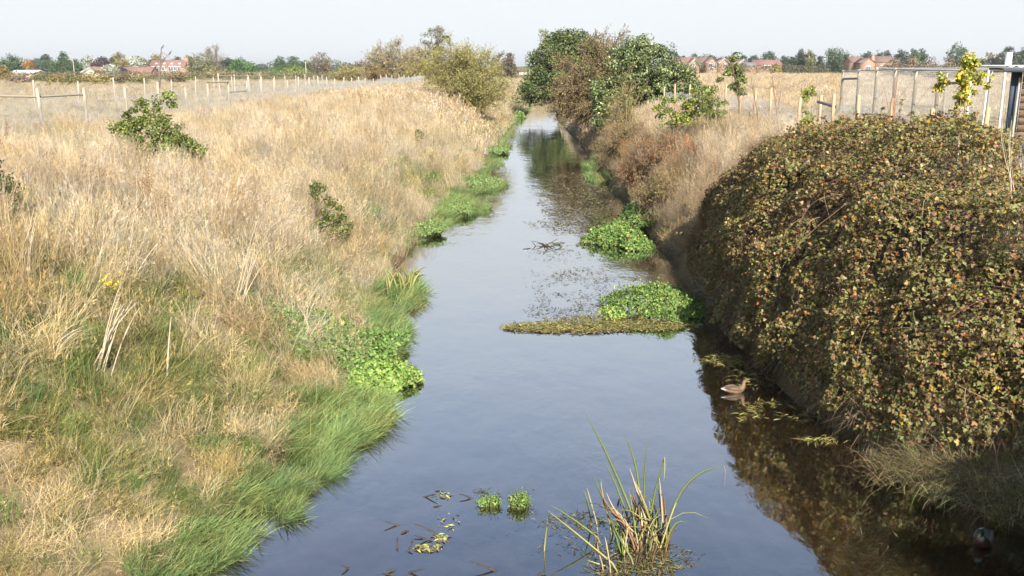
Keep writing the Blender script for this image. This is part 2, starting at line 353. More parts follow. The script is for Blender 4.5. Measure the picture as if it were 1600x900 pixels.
def scatter_group():
    ng = bpy.data.node_groups.new('scatter_tufts', 'GeometryNodeTree')
    ng.interface.new_socket('Geometry', in_out='INPUT', socket_type='NodeSocketGeometry'); ng.interface.new_socket('Geometry', in_out='OUTPUT', socket_type='NodeSocketGeometry')
    N = ng.nodes.new; L = ng.links.new
    gi = N('NodeGroupInput'); go = N('NodeGroupOutput'); ip = N('GeometryNodeInstanceOnPoints'); ci = N('GeometryNodeCollectionInfo')
    ci.inputs['Collection'].default_value = PROTO; ci.inputs['Separate Children'].default_value = True; ci.inputs['Reset Children'].default_value = True
    def attr(nm, ty):
        a = N('GeometryNodeInputNamedAttribute'); a.data_type = ty; a.inputs['Name'].default_value = nm; return a.outputs['Attribute']
    L(gi.outputs[0], ip.inputs['Points']); L(ci.outputs[0], ip.inputs['Instance']); ip.inputs['Pick Instance'].default_value = True
    L(attr('which', 'INT'), ip.inputs['Instance Index']); L(attr('rot', 'FLOAT_VECTOR'), ip.inputs['Rotation']); L(attr('scl', 'FLOAT_VECTOR'), ip.inputs['Scale'])
    L(ip.outputs[0], go.inputs[0]); return ng
SG = scatter_group()
def scatter(name, P, which, rot, scl, tint, label, cat):
    me = bpy.data.meshes.new(name); n = len(P); me.vertices.add(n); me.vertices.foreach_set('co', P.astype(np.float32).ravel())
    for nm, ty, d, k in (('which', 'INT', which.astype(np.int32), 'value'), ('rot', 'FLOAT_VECTOR', rot, 'vector'), ('scl', 'FLOAT_VECTOR', scl, 'vector'), ('tint', 'FLOAT_COLOR', np.hstack([tint, np.ones((n, 1))]), 'color')):
        a = me.attributes.new(nm, ty, 'POINT'); a.data.foreach_set(k, np.ascontiguousarray(d if ty == 'INT' else d.astype(np.float32)).ravel())
    o = obj(name, me, None); md = o.modifiers.new('scatter', 'NODES'); md.node_group = SG
    return tag(o, label, cat, kind='stuff')

def sample(x0, x1, y0, y1, dens):
    n = int((x1 - x0) * (y1 - y0) * dens); X = rng.uniform(x0, x1, n); Y = rng.uniform(y0, y1, n)
    k = np.abs(X) < .66 * Y + 2.5; return X[k], Y[k]
def bands(x0f, x1f, tbl):
    XS, YS = [], []
    for y0, y1, d in tbl:
        lim = .66 * y1 + 2.5; x, y = sample(max(-lim, x0f), min(lim, x1f), y0, y1, d); XS.append(x); YS.append(y)
    return np.concatenate(XS), np.concatenate(YS)
TAN = np.array([.54, .437, .285]); PALE = np.array([.66, .567, .42]); BRN = np.array([.33, .2, .1]); GRN = np.array([.145, .2, .05]); OLV = np.array([.27, .26, .09]); FRESH = np.array([.12, .26, .065]); GREY = np.array([.42, .37, .27])
def tilt(spin, lx, ly):
    """Euler angles for a spin about the upright followed by a lean whose horizontal direction is (lx, ly)."""
    a = np.hypot(lx, ly) + 1e-6; kx, ky = -ly / a, lx / a; c, s_ = np.cos(a), np.sin(a); v = 1 - c; z = 0 * a; o_ = 1 + z
    K = np.array([[c + kx * kx * v, kx * ky * v, ky * s_], [kx * ky * v, c + ky * ky * v, -kx * s_], [-ky * s_, kx * s_, c]])
    Z = np.array([[np.cos(spin), -np.sin(spin), z], [np.sin(spin), np.cos(spin), z], [z, z, o_]])
    Mx = np.einsum('ijn,jkn->ikn', K, Z)
    return np.stack([np.arctan2(Mx[2, 1], Mx[2, 2]), -np.arcsin(np.clip(Mx[2, 0], -1, 1)), np.arctan2(Mx[1, 0], Mx[0, 0])], -1)
def choose(names, idx):
    out = np.zeros(len(idx), int)
    for k, nm in enumerate(names):
        m = idx == k; out[m] = rng.choice(KIND[nm], m.sum())
    return out

def dry_grass(name, side, label):
    if side < 0: X, Y = bands(-200, 6, [(7, 20, 17), (20, 34, 12), (34, 60, 6), (60, 105, 2.2), (105, 190, .7)])
    else: X, Y = bands(3, 200, [(8, 24, 8), (24, 40, 10), (40, 65, 6), (65, 110, 2), (110, 190, .8)])
    d = (XL(Y) - X) if side < 0 else (X - XR(Y)); k = d > .25
    if side > 0: k &= ~((X > 9.7) & (Y < 36) & (Y > 8) & (rng.random(len(X)) < .9))
    k &= ~((np.abs(X - BURROW[0] - .1) < .5) & (np.abs(Y - BURROW[1]) < .75))
    X, Y, d = X[k], Y[k], d[k]; Z = H(X, Y); n = len(X)
    n1 = fbm(X * .5, Y * .5, 5); n2 = fbm(X * .23 + 9, Y * .23, 6); n3 = vn(X * 1.3, Y * 1.3, 7)
    low = 1 - sm(Z, .5, 2.4); near = (1 - sm(Y, 12, 20)) * (1 - sm(Z, 2.2, 3.2)) if side < 0 else 0 * Z
    gp = np.clip(.2 + .75 * low * sm(n1, .35, .65) + .45 * sm(n2, .52, .75) * (1 - sm(Y, 25, 45)) + .25 * low * (1 - sm(Y, 14, 22)) + .48 * near * sm(vn(X * 1.1, Y * 1.1 + 5, 2), .2, .6), 0, .9) if side < 0 else np.clip(.08 + .4 * low * sm(n1, .4, .65), 0, .7)
    u = rng.random(n); idx = np.where(u < gp * .75, 2, np.where(rng.random(n) < .3 + .55 * low * (1 - sm(Y, 18, 36)) + .6 * near, 1, 0))
    dock = (fbm(X * .6 + 31, Y * .6, 2) > (.66 if side < 0 else .62)) & (Z > 2.2) & (Y < 75) & (rng.random(n) < .28); idx[dock] = 4
    far = (Y > 62) & (idx != 4); idx[far] = 3
    lay = (rng.random(n) < .09) & (Y < 45) & (idx < 2) & (fbm(X * .9, Y * .9 + 20, 0) > .45); idx[lay] = 5
    which = choose('abcefg', idx)
    tint = TAN + (PALE - TAN) * np.clip(n3 * 1.3 - .2, 0, 1)[:, None]
    tint = tint + (BRN - tint) * (.42 * sm(fbm(X * .8 + 5, Y * .8, 1), .52, .75))[:, None]
    tint = tint + (OLV - tint) * (np.clip(gp, 0, 1) * rng.random(n) * .9)[:, None]
    tint = tint * (1 - near[:, None] * np.array([0, .05, .22]))
    g = idx == 2; tint[g] = GRN + (OLV - GRN) * rng.random((g.sum(), 1)) + (FRESH - OLV) * (rng.random((g.sum(), 1)) < .2) * .6
    tint[idx == 5] = np.array([.66, .56, .4])
    tint[idx == 4] = BRN * rng.uniform(.7, 1.2, ((idx == 4).sum(), 1))
    if side > 0:
        rd = (fbm(X * .7, Y * .5 + 4, 6) > .5) & (d < 1.9) & (Y > 34) & (Y < 56) & (rng.random(n) < .2); tint[rd] = np.array([.38, .15, .08]) * rng.uniform(.7, 1.3, (rd.sum(), 1)); which[rd] = rng.choice(KIND['f'], rd.sum())
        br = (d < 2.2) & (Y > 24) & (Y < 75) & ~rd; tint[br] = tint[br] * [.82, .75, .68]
    else:
        back = X < -13.6; tint[back] = tint[back] * .35 + GREY * .65
    tint *= rng.uniform(.7, 1.3, (n, 1)) * (1 + .1 * rng.standard_normal((n, 1)) * np.array([.3, 0, -1.]))
    sc = (1 - .25 * near) * np.where(X < -13.6, .62, 1.) * rng.uniform(.7, 1.2, n) * np.where(d < 1.0, .8, 1.) * (.7 + .6 * fbm(X * .45 + 2, Y * .45, 0)) * (1 - .38 * sm(d, 4.5, 7))
    if side > 0: sc = sc * .78 * np.where((X > 9.7) & (Y < 58), .4, 1.)
    scl = np.stack([sc, sc, sc * rng.uniform(.8, 1.15, n)], -1)
    lean = .05 + .18 * low + .1 * near; fa = 6.3 * fbm(X * .35 + 3, Y * .35, 4); fs = .4 * vn(X * .5, Y * .5 + 8, 6)
    rot = tilt(rng.random(n) * 6.283, lean * (1 if side < 0 else -1) + fs * np.cos(fa) + rng.normal(0, .22, n), fs * np.sin(fa) + rng.normal(0, .22, n))
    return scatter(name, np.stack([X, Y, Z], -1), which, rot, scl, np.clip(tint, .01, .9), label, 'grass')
dry_grass('dry_grass', -1, 'tall straw coloured dry grass covering the sloping bank on the left')
dry_grass('dry_grass', 1, 'tall dry grass with some red weeds along the right bank')

def margin(name, side, segs, label):
    XX, YY = [], []
    for y0, y1, w0, dens in segs:
        n = int((y1 - y0) * (w0 + .3) * dens * .55); y = rng.uniform(y0, y1, n); t = rng.random(n) ** 1.2
        env = np.sin(np.clip((y - y0) / (y1 - y0), 0, 1) * math.pi) ** .6
        d = -w0 * env * (1 - t) + .45 * t; XX.append((XL(y) - d) if side < 0 else (XR(y) + d)); YY.append(y)
    X = np.concatenate(XX); Y = np.concatenate(YY); k = vn(X * 1.7 + 4, Y * 1.1, 6) > .14; X = X[k]; Y = Y[k]; n = len(X); Z = np.maximum(H(X, Y), -.04)
    q = rng.random((n, 1)); f = vn(X * 1.2, Y * .8, 3)[:, None]
    tint = np.array([.19, .3, .115]) * (1 - q) + np.array([.28, .34, .11]) * q; tint = tint * (.75 + .5 * f)
    tint = np.where((rng.random((n, 1)) < .12), OLV * 1.3, tint)
    sc = rng.uniform(.42, .78, n) * (.6 + .7 * f[:, 0]); rot = np.stack([rng.normal(0, .12, n), rng.normal(.22 if side < 0 else -.2, .12, n), rng.normal(0 if side < 0 else 3.14, .6, n)], -1)
    return scatter(name, np.stack([X, Y, Z], -1), rng.choice(KIND['d'], n), rot, np.stack([sc] * 3, -1), tint, label, 'waterside grass')
margin('marginal_grass', -1, [(8, 10.6, .35, 34), (9.6, 12.4, .6, 44), (11.4, 14, .7, 46), (12.8, 16.2, .9, 48), (17.6, 21.5, .6, 34), (20.5, 25.2, .85, 38), (31, 35, .35, 18), (33.5, 36.5, .5, 20), (36, 41, 1.5, 38), (41, 44, .5, 24),
    (43.5, 49.5, 1.8, 32), (49, 54, .5, 18), (54, 60, 1.1, 14), (60, 68, .4, 9), (66, 76, 1.0, 9), (76, 100, .7, 6), (100, 150, .8, 4)], 'fresh green grass fringing the left edge of the water')
margin('marginal_grass', 1, [(33, 38, .3, 12), (47, 51.5, .9, 16), (54, 58, .7, 14), (9, 13, .1, 20)], 'scattered green grass tufts fringing the right edge of the water')

# ------------------------------------------------------------------ bramble thicket on the right bank
BY = [3, 9, 11, 15, 18, 21, 23, 25, 26.4, 27.4]; BZ = [4.0, 3.8, 3.5, 4.0, 4.3, 4.25, 4.1, 3.75, 3.1, 1.6]  # near end, out of view, is extended and raised to shade the lower right
def bram(q, Y):
    """Point on the outer face of the thicket: q runs from the hanging lip over the water (0) across the crown to the fence side (1)."""
    zt = np.interp(Y, BY, BZ) + .42 * (fbm(Y * .7, q * 5, 2) - .5)
    e = XR(Y) + .02 + .22 * sm(Y, 20, 25) + .75 * sm(-Y, -13.5, -9.5) * sm(Y, 6.5, 9)
    s = np.interp(q, [0, .25, .5, .62, 1], [0, .22, 1.2, 2.4, 6.2]); lo = .05 + .6 * vn(Y * 1.3, 2, 1) + .5 * (1 - sm(Y, 9, 13.5))
    zz = np.interp(q, [0, .25, .5, .62, .8, 1], [0, .42, .86, 1, .93, .72])
    lump = 1.05 * (fbm(s * .8 + 3, Y * .8, 4) - .5) * sm(q, 0, .15) + .34 * (vn(s * 2.1, Y * 2.1, 5) - .5)
    X = e + s - .5 * lump * (1 - sm(q, .3, .6)) + sm(Y, 25.2, 27.4) * .9; Z = lo + (zt - lo) * zz + lump * sm(q, .1, .5)
    return np.stack([X, Y, Z], -1)
bt = empty('bramble_thicket', (7.2, 16, 3.2), 'huge mound of bramble with olive, brown and yellowing leaves overhanging the right bank', 'bramble')
def off(o):       # parts are made in world coordinates; shift them under the thing they belong to
    p = o.parent; o.location = tuple(-np.array(p.location)); return o
core = MB(); qs = np.linspace(.0, 1, 30); yy = np.linspace(3.5, 27.2, 75); Q, Yg = np.meshgrid(qs, yy)
P = bram(Q.ravel(), Yg.ravel()); Nn = np.array([.75, 0, -.75]); P = P + np.where(Q.ravel()[:, None] < .5, [[.62, 0, -.25]], [[.1, 0, -.62]]) + rng.normal(0, .05, P.shape)
i = (np.arange(74)[:, None] * 30 + np.arange(29)[None]).reshape(-1, 1); core.add(P, i + [0, 1, 31, 30])
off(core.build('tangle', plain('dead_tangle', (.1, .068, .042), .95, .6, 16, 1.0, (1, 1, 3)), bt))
BP = [(.15, .145, .045, 22), (.2, .19, .065, 18), (.1, .11, .035, 10), (.28, .26, .1, 8), (.23, .135, .06, 24), (.3, .205, .095, 17), (.44, .36, .2, 4), (.36, .2, .035, 2), (.4, .14, .04, .8), (.45, .36, .05, 1.5), (.3, .12, .08, 1)]
def bramble_leaves(n, dead=False):
    Y = rng.uniform(3.6, 27.3, n); q = rng.random(n) ** .9
    P = bram(q, Y); e = .02; Tq = bram(np.clip(q + e, 0, 1), Y) - bram(np.clip(q - e, 0, 1), Y); Ty = bram(q, Y + .05) - bram(q, Y - .05)
    N = unit(np.cross(Ty, Tq)); N *= np.sign(N @ np.array([-.45, -.3, 1.]))[:, None]
    dep = rng.exponential(.09, n) - .1 + .4 * (fbm(P[:, 0] * 2.2 + P[:, 2], P[:, 1] * 2.2 + P[:, 2] * 2, 6) - .45) + .75 * (fbm(P[:, 0] * .9 + P[:, 2] * .8 + 3, P[:, 1] * .9 + P[:, 2] * .5, 1) - .5)
    P = P - N * dep[:, None]
    # shoots: three leaflets together
    ax = unit(rdir(n) + N * .5 + [0, 0, -.35]); nn = unit(N * .9 + rdir(n) * .75 + [0, -.1, .35])
    c = pick(BP, n) * 1.1 * np.array([.99, 1.0, .95])
    br = fbm(P[:, 1] * .5 + P[:, 2] * .4, P[:, 0] * .6 + P[:, 2] * .3, 7); c = c * (1 - .5 * sm(br, .52, .72)[:, None]) + .5 * sm(br, .52, .72)[:, None] * np.array([.2, .115, .06])
    sz = rng.uniform(.028, .066, n)
    for k in range(3):
        a = (k - 1) * 1.05; sd = unit(np.cross(ax, nn)); d = math.cos(a) * ax + math.sin(a) * sd
        yield P + ax * .01, d, unit(nn + .3 * rdir(n)), sz * (1.1 if k == 1 else .9), c
mb = MB()
for P, d, nn, sz, c in bramble_leaves(128000):
    k = rng.random(len(P)) < .93; V, F = leafmesh(P[k], d[k], nn[k], sz[k] * 1.08, sz[k] * .8); mb.add(V, F, rep(c[k] * rng.uniform(.85, 1.15, (k.sum(), 1)), 4))
off(mb.build('foliage', M['leaf'], bt, kind='stuff'))
mb = MB()
for j in range(150):     # arching canes just proud of the leaves
    y0 = rng.uniform(7, 25.5); q0 = rng.uniform(.15, .9); n = 9; dy = rng.normal(0, 1.0); dq = rng.normal(-.12, .12); t = np.linspace(0, 1, n)
    P = bram(np.clip(q0 + dq * t, .0, 1), np.clip(y0 + dy * t, 6.5, 26.4)); P[:, 2] += .22 * np.sin(t * math.pi) * rng.random() - .05 + .03; P[:, 0] -= .06 * np.sin(t * 3.1)
    V, F = tube(P, np.linspace(.006, .0025, n), 4); mb.add(V, F, pick([(.3, .2, .13, 3), (.42, .33, .24, 2), (.22, .09, .07, 2), (.2, .17, .06, 2)], 1)[0])
off(mb.build('canes', M['straw'], bt, kind='stuff'))
mb = MB()      # shoots standing clear of the mound
for j in range(170):
    y0 = rng.uniform(6, 26); q0 = rng.uniform(.02, .95); p = bram(np.array([q0]), np.array([y0]))[0]; dv = unit(np.array([rng.normal(-.2, .6), rng.normal(0, .7), rng.uniform(.1, .9)])); ln = rng.uniform(.25, .7)
    path = bez(p, p + dv * ln * .6 + [0, 0, .15], p + dv * ln + [0, 0, -.15 * ln], 6); V, F = tube(path, np.linspace(.006, .002, 6), 4); mb.add(V, F, (.25, .13, .08))
    k = 16; t_ = rng.uniform(.15, 1, k) * 4.99; i_ = t_.astype(int); P = path[i_] + (path[i_ + 1] - path[i_]) * (t_ - i_)[:, None]; V, F = leafmesh(P, unit(rdir(k) + [0, 0, -.2]), unit(rdir(k) * .6 + [0, -.3, .8]), rng.uniform(.05, .085, k), .05, True); mb.add(V, F, rep(pick(BP, k), 6))
off(mb.build('shoots', M['leaf'], bt, kind='stuff'))
mb = MB()
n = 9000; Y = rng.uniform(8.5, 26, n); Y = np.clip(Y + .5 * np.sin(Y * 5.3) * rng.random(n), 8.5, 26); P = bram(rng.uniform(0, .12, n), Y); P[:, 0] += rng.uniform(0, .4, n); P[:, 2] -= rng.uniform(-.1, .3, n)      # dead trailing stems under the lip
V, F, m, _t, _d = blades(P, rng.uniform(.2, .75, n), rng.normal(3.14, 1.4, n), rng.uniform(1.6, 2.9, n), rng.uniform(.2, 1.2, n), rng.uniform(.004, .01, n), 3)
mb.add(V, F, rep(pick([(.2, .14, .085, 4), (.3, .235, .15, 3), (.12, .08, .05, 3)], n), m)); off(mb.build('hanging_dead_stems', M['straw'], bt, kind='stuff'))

# rough grass hanging over the bank foot at the near end of the thicket
gt = empty('grass_tussock', on(1480, 745, .5), 'dry brown and green grass tussock hanging over dark water below the bramble', 'grass tussock')
mb = MB(); n = 2600; a = rng.random(n); cx = on(1400, 735, .55); ex = on(1640, 770, .9); B = cx + (ex - cx) * a[:, None] + rng.normal(0, 1, (n, 3)) * [.28, .2, .1] + [.25, .3, 0]; B[:, 2] = np.maximum(H(B[:, 0], B[:, 1]), .42) + rng.uniform(-.05, .18, n)
V, F, m, _t, _d = blades(B, rng.uniform(.25, .65, n), rng.normal(3.6, .7, n), rng.uniform(.2, 1.0, n), rng.uniform(.9, 1.9, n), .008, 4)
mb.add(V, F, rep(pick([(.34, .25, .14, 5), (.22, .15, .08, 5), (.17, .19, .06, 4), (.08, .1, .035, 3)], n), m)); off(mb.build('blades', M['straw'], gt, kind='stuff'))

# ------------------------------------------------------------------ trees and bushes
def shell(n, lobes, inner=.55):
    v = np.array([l[3] * l[4] * l[5] for l in lobes]) ** (2 / 3); k = rng.choice(len(lobes), n, p=v / v.sum()); L = np.array(lobes)[k]
    d = rdir(n); r = rng.uniform(inner, 1, n) ** .6; return L[:, :3] + d * r[:, None] * L[:, 3:], d
def clumped(lobes, ncl, nleaf, csz, L, Wd, pal, rnd=False, up=.5, jit=.2, inner=.55, cjit=.16):
    cc, cd = shell(ncl, lobes, inner); k = rng.integers(0, ncl, nleaf); off_ = rng.standard_normal((nleaf, 3)); off_ = unit(off_) * (rng.random((nleaf, 1)) ** .45)
    P = cc[k] + off_ * csz * np.array([1, 1, .75]) * rng.uniform(.6, 1.25, (ncl, 1))[k]
    N = unit(cd[k] * .5 + off_ * .6 + rdir(nleaf) * .7 + [0, 0, up]); D = unit(rdir(nleaf) + off_ * .6 + [0, 0, -.25])
    c = pick(pal, nleaf, jit) * (1 + cjit * rng.standard_normal((ncl, 1)))[k]; sz = rng.uniform(.7, 1.3, nleaf)
    V, F = leafmesh(P, D, N, L * sz, Wd * sz, rnd); return V, F, rep(np.clip(c, .005, .85), 6 if rnd else 4), cc
def limbs(mb, base, top, r0, ends, bend=.4, sides=6, start=.25):
    base = np.asarray(base, float); top = np.asarray(top, float); n = 8; t = np.linspace(0, 1, n)[:, None]
    tr = base + (top - base) * t + np.sin(t * 5) * rng.normal(0, .03, 3) * np.linalg.norm(top - base); rr = r0 * (1 - .75 * t[:, 0]); rr[0] *= 1.35
    V, F = tube(tr, rr, sides); mb.add(V, F)
    for e in ends:
        s = rng.uniform(start, .95); i = min(int(s * (n - 1)), n - 2); f = s * (n - 1) - i; a = tr[i] * (1 - f) + tr[i + 1] * f
        mid = a * .5 + e * .5 + np.array([0, 0, 1]) * bend * np.linalg.norm(e - a) * .35 + rng.normal(0, .05, 3) * np.linalg.norm(e - a)
        V, F = tube(bez(a, mid, e, 6), np.linspace(rr[i] * .5, r0 * .05, 6), 4); mb.add(V, F)
def big(lobes, k): return [tuple(x * k for x in l) for l in lobes]
def tree(name, label, base, h, lobes, pal, ncl=90, nleaf=6000, csz=.6, L=.2, Wd=.14, r0=.2, nl=22, cat='tree', group=None, rnd=False, bark='bark', leaf='leaf', up=.5, inner=.55, cjit=.16, stem_h=.75, start=.25):
    base = np.asarray(base, float); t = empty(name, base, label, cat, group)
    V, F, c, cc = clumped(lobes, ncl, nleaf, csz, L, Wd, pal, rnd, up, inner=inner, cjit=cjit); MB().add(V, F, c).build('crown', M[leaf], t)
    mb = MB(); limbs(mb, (0, 0, -.3), (lobes[0][0] * .5, lobes[0][1] * .5, h * stem_h), r0, cc[rng.choice(len(cc), min(nl, len(cc)), replace=False)], start=start); mb.build('trunk', M[bark], t)
    return t
def wand_bush(name, label, base, lobes, nst, ntw, nleaf, L, Wd, pal, r0=.05, spread=.5, cat='bush', group=None, twig='twig', leaf='leaf', droop=0., rnd=False, tl=1.2, tr=.006, foot=None, along=.35):
    base = np.asarray(base, float); t = empty(name, base, label, cat, group); mb = MB(); mb2 = MB(); paths = []
    ends, ed = shell(nst, lobes, .8)
    for e in ends:
        a = np.append(rng.normal(0, spread, 2), -.2) if foot is None else foot[rng.integers(len(foot))] + rng.normal(0, spread, 3) * [1, 1, .3]
        mid = a * .45 + e * .55 + np.array([0, 0, .35 * np.linalg.norm(e - a)]) + rng.normal(0, .08, 3) * np.linalg.norm(e - a)
        p = bez(a, mid, e, 8); paths.append(p); V, F = tube(p, np.linspace(r0 * rng.uniform(.6, 1.2), r0 * .12, 8), 4); mb.add(V, F)
    k = rng.integers(0, nst, ntw); s = rng.uniform(.3, 1, ntw) * 7; i = np.minimum(s.astype(int), 6); f = (s - i)[:, None]; PP = np.array(paths)
    A = PP[k, i] * (1 - f) + PP[k, i + 1] * f; T = unit(PP[k, i + 1] - PP[k, i]); D = unit(T * .8 + rdir(ntw) * .8 + [0, 0, .35 - droop]); ln = tl * rng.uniform(.5, 1.2, ntw)
    B = A + D * ln[:, None] + np.array([0, 0, -1]) * (droop * .4 * ln)[:, None]
    sd = unit(np.cross(D, rdir(ntw))) * tr; s2 = np.cross(D, unit(sd)) * tr
    V = np.stack([A - sd, A + sd, B + sd * .3, B - sd * .3, A - s2, A + s2, B + s2 * .3, B - s2 * .3], 1).reshape(-1, 3); b = np.arange(ntw)[:, None] * 8
    mb.add(V, np.concatenate([b + [0, 1, 2, 3], b + [4, 5, 6, 7]])); mb.build('trunk', M[twig], t)
    k = rng.integers(0, ntw, nleaf); s = rng.uniform(along, 1.05, nleaf)[:, None]; P = A[k] * (1 - s) + B[k] * s + rng.normal(0, .02, (nleaf, 3)) * tl
    Dl = unit(D[k] * .5 + rdir(nleaf) * .8 + [0, 0, -.1]); sz = rng.uniform(.7, 1.3, nleaf); V, F = leafmesh(P, Dl, unit(rdir(nleaf) + [0, -.2, .8]), L * sz, Wd * sz, rnd)
    tw = (1 + .15 * rng.standard_normal((ntw, 1)))[k]
    mb2.add(V, F, rep(np.clip(pick(pal, nleaf) * tw, .005, .85), 6 if rnd else 4)); mb2.build('crown', M[leaf], t); return t
def G(px, py_unused, Y): X = (px - 800) / 1500 * Y; return np.array([X, Y, float(H(X, Y))])

GREEN = [(.1, .14, .038, 5), (.145, .185, .05, 4), (.065, .095, .03, 3), (.22, .24, .09, 2)]
# tall green tree leaning over the far water
b = np.array([6.6, 116, float(H(6.6, 116))])
tree('green_tree', 'tall dense dark green tree leaning over the far bend of the river', b, 9, [(-1.2, 0, 4.6, 3.2, 3, 3.4), (.8, 0, 5.2, 3.2, 3, 2.9), (-2.6, -.5, 2.6, 2.6, 2.2, 2.2), (-3.6, -1, 1.2, 2.2, 2, 1.3), (-.5, -.5, 1.6, 3, 2.4, 2), (-1.0, 0, 7.0, 1.6, 1.8, 1.2)],
     GREEN, 260, 30000, .95, .28, .19, .26, 30, cjit=.2)
b = np.array([7.6, 128, float(H(7.6, 128))])
tree('poplar', 'thin yellowish tree top showing above the tall dark green tree', b, 10.5, [(-3.6, 0, 7.0, .7, .7, 2.0), (-3.4, 0, 5, 1, 1, 2.6)], [(.3, .29, .11, 3), (.22, .23, .09, 2)], 40, 1800, .4, .2, .1, .12, 10)
# brown hawthorn hanging over the water
b = np.array([6.9, 76, float(H(6.9, 76))])
wand_bush('hawthorn_tree', 'large rusty brown hawthorn with fine twigs drooping to the water', b, [(-.6, 0, 3.6, 3.0, 2.6, 2.6), (-1.6, -.5, 1.4, 2.2, 2.2, 2.0), (.8, 0, 4.1, 2.6, 2.4, 2.2), (-1.2, -.8, -.6, 1.5, 1.6, 1.4)], 90, 5200, 62000, .095, .065,
     [(.27, .195, .09, 5), (.33, .245, .12, 4), (.18, .13, .065, 3), (.24, .215, .085, 4), (.14, .14, .05, 2)], .07, .35, cat='tree', twig='twig', droop=.55, tl=1.1, tr=.01)
# grey-green shrub in front, with a spur of leaves down the bank
b = np.array([8.4, 62, float(H(8.4, 62))])
tree('green_shrub_tree', 'rounded grey-green leafy tree in front of the rusty brown hawthorn', b, 4.4, [(0, 0, 2.3, 2.5, 2.2, 1.8), (1.5, -.2, 1.5, 2.0, 1.8, 1.3), (-.7, 0, 3.2, 1.5, 1.5, 1.3), (-2.6, -.6, 1.2, .9, .9, 1.0), (-3.0, -.8, .1, .6, .6, .9), (.4, -1.0, .9, 2.3, 1.2, 1.0)],
     [(.12, .16, .05, 5), (.18, .22, .08, 4), (.08, .11, .04, 3), (.32, .36, .18, 3)], 230, 24000, .5, .16, .105, .16, 30, cjit=.25)
b = np.array([6.6, 55, float(H(6.6, 55))])
wand_bush('bare_willow_scrub', 'twiggy half-bare upright scrub in front of the grey-green tree', b, [(0, 0, 1.9, 1.1, 1.1, 1.5), (-.9, 0, .9, 1, 1, 1)], 46, 500, 1600, .07, .035, [(.24, .17, .07, 3), (.26, .23, .08, 3), (.15, .14, .05, 2)], .022, .35, twig='olive_twig', tl=.6, tr=.006)
# yellow-green bush
b = foot(1076, 214)
tree('yellow_green_bush', 'low yellow-green leafy bush in dry grass beyond the bramble', b, 2.0, big([(-.45, 0, .85, .65, .6, .5), (.25, 0, .75, .6, .6, .5), (.5, .2, 1.25, .45, .4, .5), (.75, .2, .8, .4, .4, .45), (0, -.2, .5, .7, .5, .35)], 1.3),
     [(.28, .3, .05, 4), (.2, .26, .06, 4), (.1, .16, .04, 4), (.42, .38, .07, 2)], 100, 6000, .22, .085, .06, .03, 26, cat='bush', rnd=True, stem_h=.6, cjit=.2)
# left willow
b = np.array([-4.0, 84, float(H(-4.0, 84)) + .3])
wand_bush('willow_bush', 'broad olive-yellow willow bush with many upright wands on the left bank', b, [(0, 0, 2.9, 3.3, 2.8, 2.6), (-1.2, 0, 3.6, 2.3, 2.2, 2.2), (1.2, -.3, 2.2, 2.6, 2.2, 2.0), (2.0, -.6, .9, 1.6, 1.4, 1.2)], 130, 4200, 34000, .17, .05,
     [(.33, .31, .11, 5), (.4, .37, .14, 3), (.22, .22, .08, 3), (.46, .42, .15, 1)], .05, .6, twig='olive_twig', tl=1.2, tr=.009, along=.2)
b = np.array([-5.2, 118, float(H(-5.2, 118))])
tree('ivy_clad_tree', 'slim dark trunked tree rising at the end of the left fence', at(682, 118, 118) * [1, 1, 0] + [0, 0, float(H(-9.3, 118))], 7.2, [(0, 0, 5.6, 1.6, 1.4, 1.5), (.2, 0, 3.8, 1.0, 1, 1.4)], [(.16, .14, .07, 3), (.2, .19, .08, 2), (.1, .09, .05, 2)], 60, 2600, .5, .16, .1, .2, 24)
for px, py, hw, Y, lab in ((615, 66, 42, 165, 'wide bushy tree with thin bare topped branches beyond the left fence'), (658, 76, 20, 172, 'grey-brown twiggy tree just right of the wide bushy one beyond the fence')):
    p = at(px, py, Y); z = float(H(p[0], Y)); h = p[2] - z; r = hw / 1500 * Y
    wand_bush('bare_tree', lab, (p[0], Y, z), [(0, 0, h * .55, r, r, h * .46), (-r * .3, 0, h * .4, r * .8, r * .8, h * .4)], 90, 1800, 12000, .24, .11, [(.36, .3, .16, 3), (.42, .36, .19, 2), (.27, .24, .12, 2)], .07, .9, cat='tree', twig='grey_bark', tl=1.6, tr=.02)
p = at(590, 105, 160); wand_bush('golden_scrub', 'golden brown scrub at the foot of the wide bushy tree', (p[0], 160, float(H(p[0], 160))), [(0, 0, 1.2, 2.2, 1.6, 1.5)], 40, 500, 3000, .2, .1, [(.34, .24, .1, 3), (.3, .26, .1, 2)], .04, .7, tl=.9, tr=.015)
p = at(660, 108, 150); wand_bush('yellow_scrub', 'yellow leaved scrub behind the far end of the left fence', (p[0], 150, float(H(p[0], 150))), [(0, 0, 1.6, 2.6, 1.6, 2.0)], 40, 500, 3600, .18, .09, [(.38, .31, .09, 3), (.3, .27, .09, 2)], .04, .7, tl=.9, tr=.015)
p = at(787, 81, 190); b = np.array([p[0], 190, float(H(p[0], 190))]); h = p[2] - b[2]
tree('dark_tree', 'dark purplish brown tree behind the willow bush beside the river', b, h, [(0, 0, h * .6, 2.4, 2.2, h * .38), (.6, 0, h * .4, 2.2, 2, h * .35)], [(.13, .1, .075, 4), (.17, .14, .09, 2)], 80, 3400, .7, .26, .18, .2, 20)
RUST = [(.27, .15, .07, 5), (.36, .22, .11, 3), (.4, .13, .06, 2), (.22, .18, .07, 4)]; OLS = [(.25, .2, .085, 5), (.3, .23, .11, 3), (.18, .17, .06, 4)]
